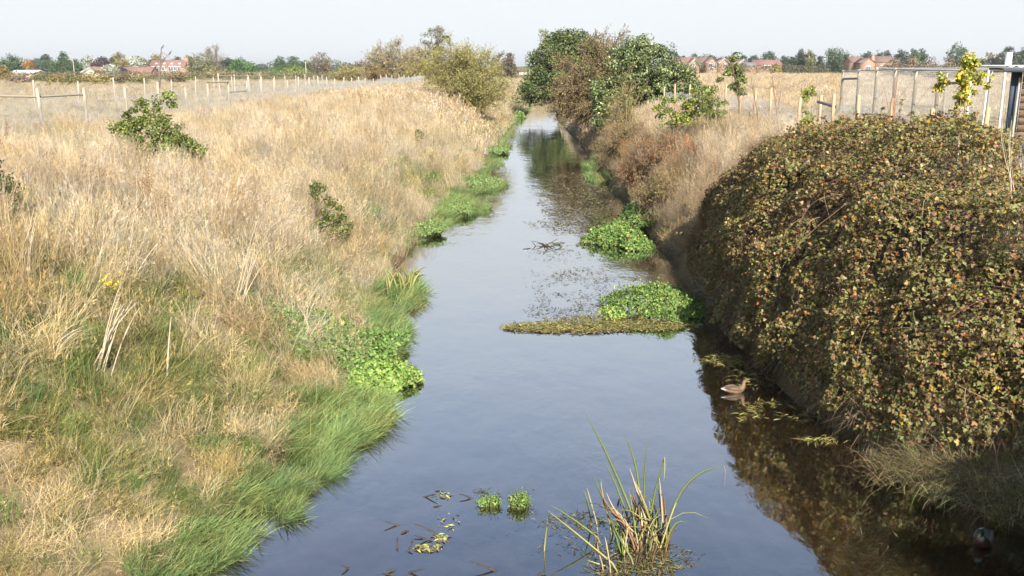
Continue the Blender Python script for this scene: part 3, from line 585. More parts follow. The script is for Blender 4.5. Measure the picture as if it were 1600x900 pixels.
for px, py, rr, hh, pal, lab in ((955, 262, 1.1, 1.3, OLS, 'brown tangled scrub at the water edge below the hawthorn'), (1002, 292, 1.1, 1.2, RUST, 'rusty red leaved scrub on the right bank above the cress'), (1040, 262, 1.2, 1.2, RUST, 'russet scrub higher on the right bank before the yellow-green bush'), (1030, 335, .9, 1.5, OLS, 'olive-brown scrub against the far end of the bramble'), (985, 235, 1.1, 1.2, OLS, 'dry tan scrub in front of the half-bare willow scrub')):
    wand_bush('bank_scrub', lab, foot(px, py), [(0, 0, hh * .55, rr, rr, hh * .5), (.3, 0, hh * .4, rr, rr, hh * .4)], 60, 900, 5200, .06, .035, pal, .014, .45, cat='scrub', group='scrub on the right bank', twig='twig', tl=.5, tr=.005)
for px, top, hw, Y, lab in ((540, 104, 26, 175, 'low olive scrub left of the golden brown scrub'), (632, 98, 22, 155, 'tan and olive scrub between the wide bushy tree and the fence end'), (705, 98, 16, 135, 'pale olive scrub filling in left of the willow bush')):
    p = at(px, top, Y); z = float(H(p[0], Y)); hh = p[2] - z; rr = hw / 1500 * Y
    wand_bush('olive_scrub', lab, (p[0], Y, z), [(0, 0, hh * .5, rr, rr * .7, hh * .5), (rr * .5, 0, hh * .4, rr * .6, rr * .6, hh * .4)], 60, 900, 5200, .2, .1, [(.33, .28, .12, 4), (.28, .27, .1, 3), (.4, .32, .15, 2)], .04, .8, cat='scrub', group='scrub beyond the left bank', twig='olive_twig', tl=1.0, tr=.014)
# hawthorn bush in the left grass
b = foot(254, 262)
tree('hawthorn_bush', 'bright green hawthorn bush standing in the dry grass on the left', b, 2.3, big([(-.1, 0, .8, .62, .5, .42), (.3, 0, .45, .5, .45, .38), (-.55, 0, 1.05, .35, .3, .25), (-.42, 0, 1.5, .22, .2, .3), (.15, 0, 1.45, .18, .2, .38), (.6, -.1, .3, .5, .4, .35), (-.8, 0, .95, .25, .25, .2)], 1.12),
     [(.15, .2, .045, 5), (.1, .14, .035, 4), (.22, .26, .06, 3), (.3, .29, .08, 1)], 150, 9000, .17, .06, .045, .035, 40, cat='bush', rnd=True, stem_h=.7, cjit=.22, start=.1)
b = foot(515, 388)
tree('hawthorn_sapling', 'small dark green hawthorn sapling low on the grassy left slope', b, 1.6, big([(0, 0, .75, .28, .25, .38), (-.2, 0, 1.15, .16, .15, .2), (.15, 0, .45, .32, .3, .25)], 1.3), [(.14, .18, .045, 4), (.1, .13, .035, 4), (.24, .24, .06, 2)], 56, 2400, .14, .055, .04, .018, 24, cat='bush', rnd=True, start=.1)
b = foot(4, 350)
tree('dark_bush', 'small dark green bush at the very left edge of the grass', b, .9, [(0, 0, .5, .35, .35, .4), (-.2, 0, .9, .2, .2, .2)], [(.09, .13, .035, 4), (.06, .09, .03, 3), (.15, .09, .05, 2)], 40, 1300, .13, .05, .036, .02, 20, cat='bush', rnd=True)
b = foot(655, 236); tree('hawthorn_seedling', 'tiny green hawthorn seedling in the dry grass near the willow bush', b, 1.0, [(0, 0, .75, .25, .25, .3)], [(.13, .16, .05, 4), (.19, .2, .06, 2)], 20, 420, .11, .055, .04, .015, 10, cat='bush', rnd=True)

# young planted trees on the right
def sapling(name, label, px, base_py, top_py, Y, blobs, pal, nleaf, L, bark, nb=16, ncl=40, csz=.1, r0=.018):
    g = G(px, 0, Y); lob = []
    for (qx, qy, rp) in blobs:
        p = at(qx, qy, Y) - g; r = rp / 1500 * Y; lob.append((p[0], rng.normal(0, .08), p[2], r, r, r * 1.1))
    top = at(px, top_py, Y)[2] - g[2]
    t = empty(name, g, label, 'sapling', 'young trees planted along the right bank'); mb = MB(); ends = []
    if nleaf:
        V, F, c, cc = clumped(lob, ncl, nleaf, csz, L, L * .75, pal, True, inner=.2); MB().add(V, F, c).build('crown', M['leaf'], t); ends = list(cc[rng.choice(len(cc), nb)])
    else: ends = [np.array(l[:3]) for l in lob]
    lx = at(blobs[0][0], top_py, Y)[0] - g[0]
    limbs(mb, (0, 0, -.1), (lx, 0, top), r0, ends, .5, 5, .3 if nleaf else .35); mb.build('trunk', M[bark], t); return t
YG = [(.55, .46, .06, 6), (.36, .37, .07, 4), (.17, .23, .05, 3), (.5, .33, .06, 1)]
sapling('young_tree', 'young tree with yellow-green leaves and pale stem in front of the netted pen', 1496, 210, 84, 18.2, [(1512, 95, 12), (1522, 88, 9), (1502, 120, 14), (1500, 140, 13), (1528, 118, 11), (1540, 130, 11), (1475, 128, 10), (1470, 143, 8), (1505, 155, 12), (1508, 185, 7), (1495, 165, 8), (1518, 105, 9)], YG, 1700, .06, 'pale_twig', 30, 90, .055, .017)
sapling('young_tree', 'young tree with small green leaves beside the grey-green tree', 1148, 150, 82, 38, [(1147, 90, 7), (1152, 108, 10), (1155, 120, 10), (1140, 112, 8), (1148, 135, 9), (1162, 122, 8), (1158, 142, 7), (1125, 122, 5)], [(.16, .21, .06, 4), (.25, .28, .09, 4), (.1, .14, .05, 2), (.36, .36, .13, 1)], 1300, .085, 'twig', 24, 60, .11, .03)
sapling('young_tree', 'leafless young tree with reddish branches before the netted pen', 1388, 200, 104, 22, [(1402, 108, 3), (1375, 118, 3), (1412, 122, 3), (1405, 140, 3), (1392, 104, 3), (1380, 130, 3), (1410, 150, 3), (1398, 125, 3)], [], 0, .05, 'red_twig', r0=.018)
sapling('young_tree', 'leafless young tree forking above the fence beside the tan field', 1215, 168, 108, 33, [(1206, 120, 3), (1226, 116, 3), (1220, 108, 3), (1203, 135, 3), (1228, 135, 3), (1211, 112, 3)], [], 0, .05, 'red_twig', r0=.025)
sapling('young_tree', 'leafless thin young tree next to the small green leaved one', 1180, 165, 112, 34, [(1176, 120, 3), (1186, 118, 3), (1180, 112, 3), (1173, 132, 3)], [], 0, .05, 'twig', r0=.018)
sapling('young_tree', 'short sapling with sparse yellow-green leaves against a braced fence post', 1262, 200, 138, 26, [(1265, 145, 9), (1258, 152, 7), (1262, 182, 9), (1266, 190, 10), (1256, 190, 7), (1270, 138, 5)], [(.36, .36, .07, 4), (.2, .26, .06, 4)], 700, .055, 'pale_twig', 14, 34, .07, .014)
sapling('withered_sapling', 'pale leafless forked dead stem rising from the bramble by the shed', 1576, 240, 180, 14.5, [(1590, 178, 2), (1571, 182, 2), (1583, 195, 2), (1566, 200, 2), (1594, 176, 2)], [], 0, .05, 'pale_twig', r0=.011)
sapling('withered_sapling', 'single tall pale dead twig standing beside the forked dead stem', 1584, 240, 172, 14, [(1587, 180, 2), (1580, 190, 2)], [], 0, .05, 'pale_twig', r0=.009)
b = G(1105, 0, 40); tree('leafy_bush', 'small sprawling green bush behind the yellow-green bush', G(1112, 0, 37.5), 1.6, [(0, 0, 1.0, .5, .5, .5), (-.4, 0, 1.35, .4, .4, .35), (.25, 0, .6, .4, .4, .4)], [(.2, .24, .07, 4), (.13, .17, .05, 3), (.3, .31, .1, 2)], 50, 1900, .15, .07, .045, .025, 20, cat='bush', rnd=True)

# ------------------------------------------------------------------ waterside plants
def leaf_mound(name, label, c, rx, ry, h, n, L, pal, cat, lean=0., rnd=True, rz=0., land=False):
    t = empty(name, c, label, cat, rz=rz); a = rng.random(n) * 6.283; r = np.sqrt(rng.random(n)); x = rx * r * np.cos(a); y = ry * r * np.sin(a)
    k_ = .42 + .85 * vn(np.cos(a) * 2.2 + c[0], np.sin(a) * 2.2 + c[1], 2); x = x * k_; y = y * k_; lum = .25 + 1.25 * fbm(x * 2.6 + c[1], y * 2.6 + c[0], 3); top = h * (1 - r ** 2.2) * lum + .12 * rng.random(n) ** 4
    z = top * rng.uniform(.45, 1, n) ** .6 + .03
    if land: z = z + np.maximum(H(x + c[0], y + c[1]), .02) - c[2] + .12
    N = unit(np.stack([x / rx * .7, y / ry * .7, .6 + 0 * x], -1) + rdir(n) * .55 + [0, -.3, 0]); D = unit(np.stack([x / rx, y / ry, 0 * x], -1) * .6 + rdir(n) * .9)
    sz = rng.uniform(.6, 1.35, n); V, F = leafmesh(np.stack([x, y, z], -1), D, N, L * sz, L * .8 * sz, rnd)
    MB().add(V, F, rep(np.clip(pick(pal, n) * (.8 + .45 * fbm(x * 3, y * 3, 4))[:, None], .01, .8), 6)).build('leaves', M['leaf'], t, kind='stuff')
    mb = MB(); k = rng.choice(n, min(n, 160), replace=False)
    for j in k:
        V, F = tube(bez((x[j] * .7, y[j] * .7, -.05), (x[j] * .75, y[j] * .75, z[j] * .6), (x[j], y[j], z[j]), 4), .004, 3); mb.add(V, F, (.16, .22, .06))
    mb.build('stems', M['straw'], t, kind='stuff'); return t
CRESS = [(.17, .28, .06, 5), (.12, .21, .05, 4), (.26, .35, .09, 3), (.07, .13, .035, 2), (.4, .38, .12, .7), (.3, .25, .1, .4)]
leaf_mound('watercress_bed', 'large mound of bright green watercress beside the bramble on the right', (3.45, 21.9, 0), 1.3, 1.5, .55, 8500, .05, CRESS, 'watercress')
leaf_mound('watercress_bed', 'pale yellow-green watercress shoots at the tip of the large cress mound', (2.3, 21.3, 0), .38, .4, .16, 420, .055, [(.3, .38, .09, 4), (.22, .32, .08, 3)], 'watercress')
leaf_mound('watercress_bed', 'second bright green watercress mound further up the right edge', (3.5, 31.3, 0), 1.15, 2.1, .5, 6500, .065, CRESS, 'watercress')
leaf_mound('nettle_patch', 'darker green nettle patch climbing the bank behind the second cress mound', (4.7, 34.2, .2), .9, 1.8, .7, 2600, .08, [(.13, .2, .055, 4), (.18, .26, .07, 3), (.08, .13, .04, 2)], 'nettles', land=True)
leaf_mound('nettle_patch', 'broad patch of green nettle leaves on the left bank above the water', (-3.7, 18.0, .4), 1.5, 1.9, .3, 8500, .06, [(.15, .26, .06, 5), (.11, .19, .045, 4), (.23, .34, .09, 3)], 'nettles', land=True)
leaf_mound('watercress_bed', 'yellow-green cress spilling into the water below the left nettle patch', (-2.35, 16.6, 0), .8, .85, .32, 3000, .06, [(.25, .36, .08, 4), (.18, .3, .06, 4), (.33, .4, .12, 2)], 'watercress')
leaf_mound('watercress_bed', 'bright green cress at the far left water edge below the willow', on(811, 183, 0), .9, 5, .8, 1600, .2, CRESS, 'watercress')
for px, py, rx, ry, lab in ((715, 333, .9, 1.6, 'light green lobe of low waterside leaves on the left edge opposite the second cress mound'), (752, 291, .95, 2.0, 'light green leafy lobe jutting from the left edge further up the channel'), (780, 238, .8, 3.0, 'small light green lobe on the left edge below the willow'), (672, 365, .6, 1.2, 'small light green leaf patch on the left edge below the sapling')):
    leaf_mound('waterside_herbs', lab, on(px, py, 0), rx, ry, .16, 2600, .05 + (400 - py) * .0003, [(.18, .27, .08, 5), (.24, .31, .11, 4), (.13, .19, .06, 3)], 'waterside plant', land=True)
leaf_mound('watercress_bed', 'small green cress tuft floating in open water, larger one', on(812, 791, 0), .17, .13, .14, 260, .03, CRESS, 'watercress')
leaf_mound('watercress_bed', 'two-leaved little cress tuft just left of the larger floating tuft', on(765, 790, 0), .2, .1, .08, 150, .03, CRESS, 'watercress')

# yellowed iris fan on the left edge
def ribbon(P, w, thick=.22):
    P = np.asarray(P, float); n = len(P); T = unit(np.gradient(P, axis=0)); A = unit(np.cross(T, np.array([0, 1., .15]))); B = np.cross(T, A); w = np.broadcast_to(w, (n,))[:, None] * .5
    V = np.stack([P - A * w, P - B * w * thick, P + A * w, P + B * w * thick], 1).reshape(-1, 3)
    i = np.arange(n - 1)[:, None] * 4; j = np.arange(4)[None]; F = np.stack([i + j, i + (j + 1) % 4, i + 4 + (j + 1) % 4, i + 4 + j], -1).reshape(-1, 4); return V, F
ir = empty('iris_clump', on(622, 450, .05), 'fan of pale yellow-green iris leaves at the left water edge', 'iris'); ic = on(632, 452, .05)
for j in range(24):
    bx, by = float(np.clip(rng.normal(0, .25), -.4, .35)), rng.normal(0, .4); ln = rng.uniform(.42, .75); a = rng.normal(.15, .5)
    p = bez((bx, by, -.05), (bx + .2 * math.sin(a), by - .1, ln * .7), (bx + ln * math.sin(a) * .9, by - rng.uniform(0, .3), ln * math.cos(a) * .9), 6)
    V, F = ribbon(p, np.array([.045, .055, .055, .048, .035, .008])); MB().add(V, F, pick([(.42, .43, .14, 4), (.3, .36, .1, 3), (.5, .45, .2, 2)], 1)[0]).build('leaf', M['leaf'], ir)

# bulrush clump standing in the near water
RC = np.array([1.6, 10.5, 0.]); rc = empty('bulrush_clump', RC, 'clump of green and withered bulrush leaves standing in the near water', 'bulrushes')
GR = (.2, .25, .06); YL = (.4, .38, .13); ST = (.55, .46, .28); BR = (.3, .17, .1); DK = (.1, .075, .05)
LV = [((1003, 845), (965, 735), (916, 648), .03, GR), ((1000, 838), (1005, 730), (975, 680), .026, GR), ((1006, 842), (1005, 760), (1010, 690), .024, GR), ((1012, 842), (1020, 770), (1038, 715), .026, GR), ((990, 838), (968, 765), (946, 722), .022, GR),
      ((1040, 838), (1058, 735), (1131, 728), .03, GR), ((1019, 848), (1000, 780), (984, 732), .034, ST), ((1025, 846), (1010, 790), (992, 752), .034, ST), ((1030, 846), (1010, 800), (1000, 770), .03, YL), ((1036, 845), (1036, 800), (1030, 745), .03, ST), ((1042, 842), (1040, 790), (1036, 770), .03, BR),
      ((973, 894), (915, 845), (856, 798), .028, YL), ((945, 850), (905, 815), (860, 789), .026, GR), ((850, 862), (853, 835), (856, 808), .022, YL), ((993, 882), (970, 850), (950, 802), .026, GR), ((952, 886), (934, 882), (917, 875), .026, YL), ((1000, 880), (985, 895), (970, 903), .03, GR),
      ((960, 835), (940, 770), (928, 745), .022, GR), ((958, 836), (932, 745), (942, 749), .018, YL), ((925, 820), (918, 780), (912, 765), .02, GR), ((935, 828), (925, 790), (917, 762), .02, ST), ((1000, 846), (950, 800), (935, 762), .026, BR), ((1010, 848), (960, 810), (948, 770), .024, ST),
      ((990, 840), (990, 770), (1018, 775), .022, YL), ((1020, 845), (995, 805), (1022, 790), .022, YL), ((1045, 845), (1052, 815), (1038, 822), .02, DK), ((945, 890), (925, 845), (940, 840), .018, ST), ((955, 896), (948, 850), (945, 838), .016, ST), ((930, 870), (935, 840), (925, 832), .016, BR), ((1038, 714), (1040, 730), (1037, 752), .016, YL), ((1131, 728), (1135, 735), (1132, 760), .012, BR)]
for (b, m_, e, w, c) in LV:
    Y = 10.5 if b[1] < 860 else 10.05
    g0 = on(*b); Yb = g0[1] if b[1] > 800 else Y; p = bez(at(*b, Yb), at(*m_, Yb + rng.normal(0, .06)), at(*e, Yb + rng.normal(0, .1)), 8) - RC
    if b[1] > 800: p[0, 2] -= .12
    V, F = ribbon(p, w * np.array([.9, 1, 1, 1, .9, .75, .5, .15])); cc = np.array(c) * rng.uniform(.85, 1.15); t = np.linspace(0, 1, 8).repeat(4)[:, None]; base = np.array(ST) * .9
    MB().add(V, F, np.clip(cc * np.minimum(1, .5 + t) + base * np.maximum(0, .5 - t) , .01, .9)).build('leaf', M['leaf'], rc)
for j in range(72):
    bx, by = float(np.clip(rng.normal(-.05, .2), -.3, .22)), rng.normal(0, .16); ln = rng.uniform(.3, .78); a = rng.normal(-.1, .33); k = rng.normal(0, .13)
    p = bez((bx, by, -.1), (bx + ln * .5 * math.sin(a), by + .05, ln * .7), (bx + ln * math.sin(a) + k, by + rng.normal(0, .12), ln * math.cos(a) * rng.uniform(.5, 1)), 6)
    V, F = ribbon(p, rng.uniform(.014, .028) * np.array([1, 1, 1, .9, .7, .2])); MB().add(V, F, pick([(*ST, 4), (*BR, 4), (*YL, 3), (*GR, 2), (*DK, 3)], 1)[0]).build('leaf', M['leaf'], rc)

# floating weed: broken stems and leaves lying on the surface
def weed(name, label, patches, pal, L=.07, wd=.014, z=.008, hump=.0, cat='water weed', thr=.36):
    mb = MB()
    for (cx, cy, rx, ry, n) in patches:
        a = rng.random(n) * 6.283; r = np.sqrt(rng.random(n)); q = np.array([on(cx + rx * rr * math.cos(t), cy + ry * rr * math.sin(t), 0) for rr, t in zip(r, a)])
        keep = fbm(q[:, 0] * 1.7, q[:, 1] * 1.2, 2) > thr; q = q[keep]; k = len(q)
        q[:, 2] = z + rng.random(k) * (.015 + hump); D = unit(np.stack([rng.standard_normal(k), rng.standard_normal(k), rng.normal(0, .08 + hump, k)], -1)); sz = rng.uniform(.5, 1.6, k) * (.7 + q[:, 1] / 40)
        V, F = leafmesh(q, D, unit(rdir(k) * .3 + [0, 0, 1]), L * sz, wd * sz, fold=.05); mb.add(V, F, rep(pick(pal, k, .3), 4))
    return tag(mb.build(name, M['straw'], kind='stuff'), label, cat)
OLW = [(.34, .3, .09, 4), (.22, .2, .06, 4), (.42, .36, .15, 2), (.12, .1, .04, 3)]; DKW = [(.09, .075, .05, 5), (.16, .14, .07, 3), (.28, .25, .1, 1)]
weed('floating_weed_mat', 'olive-yellow tongue of floating weed reaching out from the large cress mound', [(900, 512, 115, 8, 2600), (1010, 510, 90, 8, 1700), (840, 512, 58, 7, 1100), (960, 500, 90, 9, 900), (900, 505, 60, 12, 500), (900, 517, 70, 5, 900)], OLW, hump=.03, thr=.16)
weed('floating_weed', 'dark specks of weed scattered above the olive weed tongue', [(905, 460, 70, 40, 900), (885, 485, 75, 14, 420), (920, 430, 60, 14, 260), (860, 440, 40, 25, 90), (890, 355, 60, 12, 240), (880, 400, 60, 10, 120)], DKW, .06)
weed('floating_weed', 'grey-brown carpet of weed across the right half of the middle river', [(895, 310, 55, 42, 3400), (905, 345, 55, 20, 1300), (870, 290, 40, 20, 500), (930, 300, 30, 40, 1300)], [(.15, .125, .08, 5), (.22, .2, .1, 3), (.3, .26, .12, 2)], .075, .014)
weed('floating_weed', 'thin weed line beside the drift of dead branches in mid river', [(900, 381, 50, 4, 260), (860, 392, 40, 6, 90), (845, 350, 30, 5, 60)], OLW, .08)
weed('floating_weed', 'loose weed raft around the foot of the bulrush clump', [(1010, 872, 85, 24, 420), (900, 815, 50, 14, 220), (930, 845, 60, 30, 120), (985, 890, 80, 14, 200)], [(.2, .18, .07, 4), (.1, .085, .04, 5), (.36, .32, .14, 1)], .09, .009, .0)
weed('floating_weed', 'golden weed trails in the dark water beside the duck', [(1130, 565, 32, 10, 240), (1180, 590, 40, 18, 120), (1215, 650, 60, 24, 260), (1290, 688, 42, 5, 120), (1190, 640, 30, 12, 120)], [(.36, .31, .09, 4), (.2, .17, .06, 4), (.42, .38, .12, 1)], .14, .012)
weed('floating_weed', 'pale trailing weed in the dark lower right water', [(1360, 850, 70, 26, 120), (1400, 880, 60, 14, 100), (1330, 830, 30, 12, 40)], [(.14, .14, .08, 4), (.24, .24, .14, 1), (.1, .09, .05, 4)], .13, .008, -.03)
weed('floating_weed', 'fine brown weed stems around the small cress tufts', [(790, 768, 45, 10, 200), (800, 800, 40, 6, 60), (840, 840, 60, 30, 60)], DKW, .07, .007)
weed('floating_weed', 'green weed and fallen leaf bits by the near left twigs', [(668, 857, 22, 5, 70), (690, 842, 14, 5, 40), (690, 775, 16, 4, 26), (700, 815, 20, 14, 16)], [(.4, .4, .12, 4), (.2, .16, .08, 3)], .07, .02)
for lab, c0, n, L in (('tangle of dark dead branches lying in mid river', (850, 386), 15, .5), ('small dark twig standing out of the water near the floating cress', (688, 776), 5, .28), ('dead twigs poking up beside green weed in the near water', (662, 850), 7, .4), ('dark bent reed stems at the bottom of the picture', (795, 892), 4, .4), ('brown seeding stalk at the bottom edge in open water', (600, 897), 4, .3)):
    p0 = on(*c0); t = empty('dead_branch', p0, lab, 'dead branch')
    for j in range(n):
        a = rng.random() * 6.283; ln = L * rng.uniform(.4, 1.1); s = np.array([rng.normal(0, L * .6), rng.normal(0, L * .4), -.02]); e = s + [ln * math.cos(a), ln * .5 * math.sin(a), rng.uniform(.0, .6) * ln]
        V, F = tube(bez(s, (s + e) / 2 + [0, 0, rng.uniform(0, .15) * L], e, 6), np.linspace(.012, .004, 6) * (1 + L), 5); MB().add(V, F).build('twig', M['dark_bark'] if 'dark_bark' in M else M['bark'], t)

# ------------------------------------------------------------------ ducks
def duck(label, loc, rz, male, sc=1.0):
    t = empty('duck', loc, label, 'duck', rz=rz); t.scale = (sc,) * 3
    sp = np.array([(-.275, .085), (-.24, .08), (-.18, .065), (-.09, .05), (0, .042), (.08, .048), (.135, .075), (.162, .115), (.17, .155), (.172, .185), (.182, .215), (.205, .225), (.228, .214), (.24, .206)])
    ww = np.array([.012, .035, .068, .095, .104, .095, .07, .045, .034, .031, .036, .036, .026, .012]); hh = np.array([.006, .018, .045, .07, .08, .08, .064, .046, .036, .033, .038, .034, .025, .012])
    n = len(sp); t_ = unit(np.gradient(sp, axis=0)); nr = np.stack([-t_[:, 1], t_[:, 0]], -1); a = np.arange(14) * 2 * math.pi / 14
    V = np.zeros((n, 14, 3)); V[..., 0] = sp[:, None, 0] + nr[:, None, 0] * hh[:, None] * np.sin(a); V[..., 2] = sp[:, None, 1] + nr[:, None, 1] * hh[:, None] * np.sin(a); V[..., 1] = ww[:, None] * np.cos(a)
    V = V.reshape(-1, 3); i = np.arange(n - 1)[:, None] * 14; j = np.arange(14)[None]; F = np.stack([i + j, i + (j + 1) % 14, i + 14 + (j + 1) % 14, i + 14 + j], -1).reshape(-1, 4)
    x, z = V[:, 0], V[:, 2]; col = np.tile(np.array([.19, .12, .07]), (len(V), 1)) * rng.uniform(.6, 1.25, (len(V), 1))
    if male:
        col[:] = (.26, .255, .245); col[(x > .07) & (z < .16)] = (.11, .045, .03); col[(z > .15) & (x > .1)] = (.015, .07, .035); col[(x > .14) & (z > .145) & (z < .165)] = (.35, .35, .35); col[x < -.2] = (.02, .02, .02)
    else: col[(z > .15) & (x > .1)] = (.26, .18, .11); col[(z > .232)] = (.13, .085, .05); col[x < -.235] = (.7, .62, .52)
    pm = plain('plumage_male' if male else 'plumage_female', (.95, .95, .95), .6, .35 if not male else .06, 60, .3, attr=True)
    b = MB(); b.add(V, F, col); ob = b.build('body', pm, t, smooth=True)
    b = MB(); pb = np.array([(.232, 0, .21), (.255, 0, .203), (.28, 0, .198), (.293, 0, .197)]); V, F = tube(pb, [.015, .013, .013, .004], 8); V[:, 2] = .2 + (V[:, 2] - .2) * .7
    b.add(V, F).build('bill', plain('bill_yellow' if male else 'bill_brown', (.6, .42, .04) if male else (.42, .2, .06), .4), t, smooth=True)
    for s in (-1, 1):
        b = MB(); u = np.linspace(0, 1, 7); pw = np.stack([.085 - .31 * u, s * (.088 - .05 * u ** 2), .075 + .03 * u], -1); V, F = tube(pw, [.012, .04, .05, .048, .038, .022, .004], 8); V[:, 1] = pw.repeat(8, 0)[:, 1] + (V[:, 1] - pw.repeat(8, 0)[:, 1]) * .45
        cw = np.tile(np.array([.24, .23, .22] if male else [.14, .09, .055]), (len(V), 1)); cw[V[:, 0] < -.12] *= .6; b.add(V, F, cw).build('wing', pm, t, smooth=True)
        b = MB(); V, F = tube([(.205, s * .031, .228), (.205, s * .0365, .228)], [.005, .003], 8); b.add(V, F).build('eye', M['dark_steel'], t)
    return t
duck('brown female duck swimming towards the bramble in dark water', (3.9, 16.0, 0), .12, False, .92)
duck('drake with yellow bill and grey flanks in the shaded bottom right corner', (5.62, 10.5, 0), math.radians(232), True)

# ------------------------------------------------------------------ fences
def netting(mb, P0, P1, z0, z1, step, r, zf=H, dip=0.):
    """Welded mesh between two plan points, following the ground: upright and level wires."""
    P0 = np.asarray(P0, float); P1 = np.asarray(P1, float); d = np.linalg.norm(P1 - P0); n = int(d / step); t = (np.arange(n) + .5) / n; q = P0 + (P1 - P0) * t[:, None]; g = zf(q[:, 0], q[:, 1])
    u = (P1 - P0) / d; k = np.array([u[0], u[1]]) * r; m = np.array([-u[1], u[0]]) * r
    a = np.stack([np.concatenate([q + o, h[:, None]], 1) for h in (g + z0, g + z1) for o in (k, m - k * .5, -m - k * .5)], 1)
    b = np.arange(n)[:, None] * 6; mb.add(a.reshape(-1, 3), np.concatenate([b + [0, 1, 4, 3], b + [1, 2, 5, 4], b + [2, 0, 3, 5]]))
    s = np.linspace(0, 1, max(2, int(d / 2.5) + 1)); q = P0 + (P1 - P0) * s[:, None]; g = zf(q[:, 0], q[:, 1])
    for z in np.arange(z0, z1 + .001, step):
        V, F = tube(np.concatenate([q, (g + z)[:, None]], 1), r, 3); mb.add(V, F)
def post_mesh(name, h, w, rnd=True):
    b = MB(); V, F = tube([(0, 0, -.4), (0, 0, h * .5), (0, 0, h - .02), (0, 0, h)], [w * .5, w * .5, w * .49, w * .42], 10 if rnd else 4); b.add(V, F); V = V[-(10 if rnd else 4):]; b.add(V, [list(range(len(V)))]); return b.mesh(name)
def fence(name, label, x, ys, h, w, mat, net=(.05, 1.15, .05, .0022), group=None, xf=None, netmat='wire'):
    t = empty(name, (x, ys[0], float(H(x, ys[0]))), label, 'fence', group); me = post_mesh('post', h, w); me.materials.append(M[mat])
    for y in ys:
        o = obj('post', me, None, t); xx = x + rng.normal(0, .04); o.location = (xx - t.location[0], y - t.location[1], float(H(xx, y)) - t.location[2] + rng.normal(0, .05)); o.rotation_euler = (rng.normal(0, .02), rng.normal(0, .02), rng.random())
    if net:
        b = MB(); netting(b, (x + .07, ys[0]), (x + .07, ys[-1]), *net); o = b.build('wire_netting', M[netmat], t, kind='stuff'); off(o)
    return t
def rail(t, a, b, w, mat, name='rail'):
    m = MB(); V, F = tube([a, b], w * .5, 6); m.add(V, F); return off(m.build(name, M[mat], t))
yl = [22.0, 25.0, 27.8, 30.6, 33.8, 37, 40.2, 43.2, 46.4, 49.5, 52.5, 55.5, 58.6, 61.7, 65, 68, 71.3, 74.5, 78, 82, 86, 90, 95, 100, 105, 110, 116, 122, 128, 135, 142, 150]
lf = fence('post_and_wire_fence', 'long wooden post and wire netting fence along the top of the left bank', -13.4, yl, 1.5, .095, 'post', (.05, 1.15, .05, .002))
z = float(H(-13.4, 27.8))
rail(lf, (-13.4, 27.8, z + 1.18), (-13.4, 30.6, z + 1.18), .07, 'post'); rail(lf, (-16.4, 31.0, z + 1.12), (-13.4, 27.8, z + 1.18), .07, 'post')
z = float(H(-13.4, 44)); rail(lf, (-13.4, 43.2, z + 1.5), (-13.4, 46.4, z + 1.5), .07, 'post'); rail(lf, (-13.4, 46.4, z + 1.0), (-13.4, 49.5, z + 1.0), .06, 'dark_steel', 'brace')
o = obj('post', post_mesh('post', 1.3, .07), M['post'], lf); o.location = (-16.4 + 13.4, 31 - 22, 0)
fence('post_and_wire_fence', 'distant thin-posted wire fence running parallel behind the left bank fence', -25, list(np.arange(46, 130, 5.2)), 1.5, .09, 'grey_post', (.1, 1.0, .18, .0025))
fr = fence('field_rail_fence', 'short pale wooden rail fence in the field behind the left wire fence', -21.5, [72, 76, 80, 84], 1.75, .1, 'post', None)
for a, b in ((72, 76), (76, 80), (80, 84)): rail(fr, (-21.5, a, float(H(-21.5, a)) + 1.65), (-21.5, b, float(H(-21.5, b)) + 1.65), .08, 'post')
yr = [14.6, 16.8, 19, 21.4, 23.6, 25.8, 27.8, 29.4, 31.4, 34.8, 37, 39.5, 42.3, 44.5, 47.6, 51, 55, 59]
rf = fence('post_and_wire_fence', 'wooden post and wire netting fence behind the bramble on the right', 9.2, yr, 1.5, .1, 'tan_post', (.05, 1.1, .05, .002))
z = float(H(9.2, 28.5)); rail(rf, (9.2, 27.8, z + 1.05), (9.2, 29.4, z + 1.15), .09, 'dark_steel', 'brace')

# netted pen and shed behind the right fence
pen = empty('netted_pen', (19.5, 45, float(H(19.5, 45))), 'tall netted pen of timber posts and wire behind the right fence', 'animal pen'); gz = 3.42
pme = post_mesh('post', 2.2, .13); pme.materials.append(M['grey_post'])
fy = [38, 40.3, 42.6, 44.9, 47.2, 49.6, 52]
zz = lambda x, y: float(H(x, y))
for x in (17.5, 23.0):
    for y in fy:
        o = obj('post', pme, None, pen); o.location = (x - 19.5, y - 45, zz(x, y) - pen.location[2])
for y in fy: rail(pen, (17.5, y, zz(17.5, y) + 2.15), (23, y, zz(23, y) + 2.3), .05, 'dark_steel', 'roof_pole')
for x in (17.5, 23.0):
    rail(pen, (x, 38, zz(x, 38) + 2.15), (x, 45, zz(x, 45) + 2.15), .06, 'grey_post', 'beam'); rail(pen, (x, 45.02, zz(x, 45) + 2.15), (x, 52, zz(x, 52) + 2.15), .06, 'grey_post', 'beam')
rail(pen, (17.52, 38, zz(17.5, 38) + 1.7), (17.52, 40.3, zz(17.5, 40.3) + 1.7), .11, 'dark_steel', 'brace'); rail(pen, (17.52, 49.6, zz(17.5, 49.6) + 1.75), (17.52, 52, zz(17.5, 52) + 1.75), .11, 'dark_steel', 'brace')
for x in (17.7, 18.35, 19.0, 20.6, 22):
    m = MB(); V, F = tube([(x, 37.9, zz(x, 37.9) - .2), (x, 37.9, zz(x, 37.9) + 2.25)], .035, 8); m.add(V, F); off(m.build('metal_pole', M['white_metal'], pen))
m = MB()
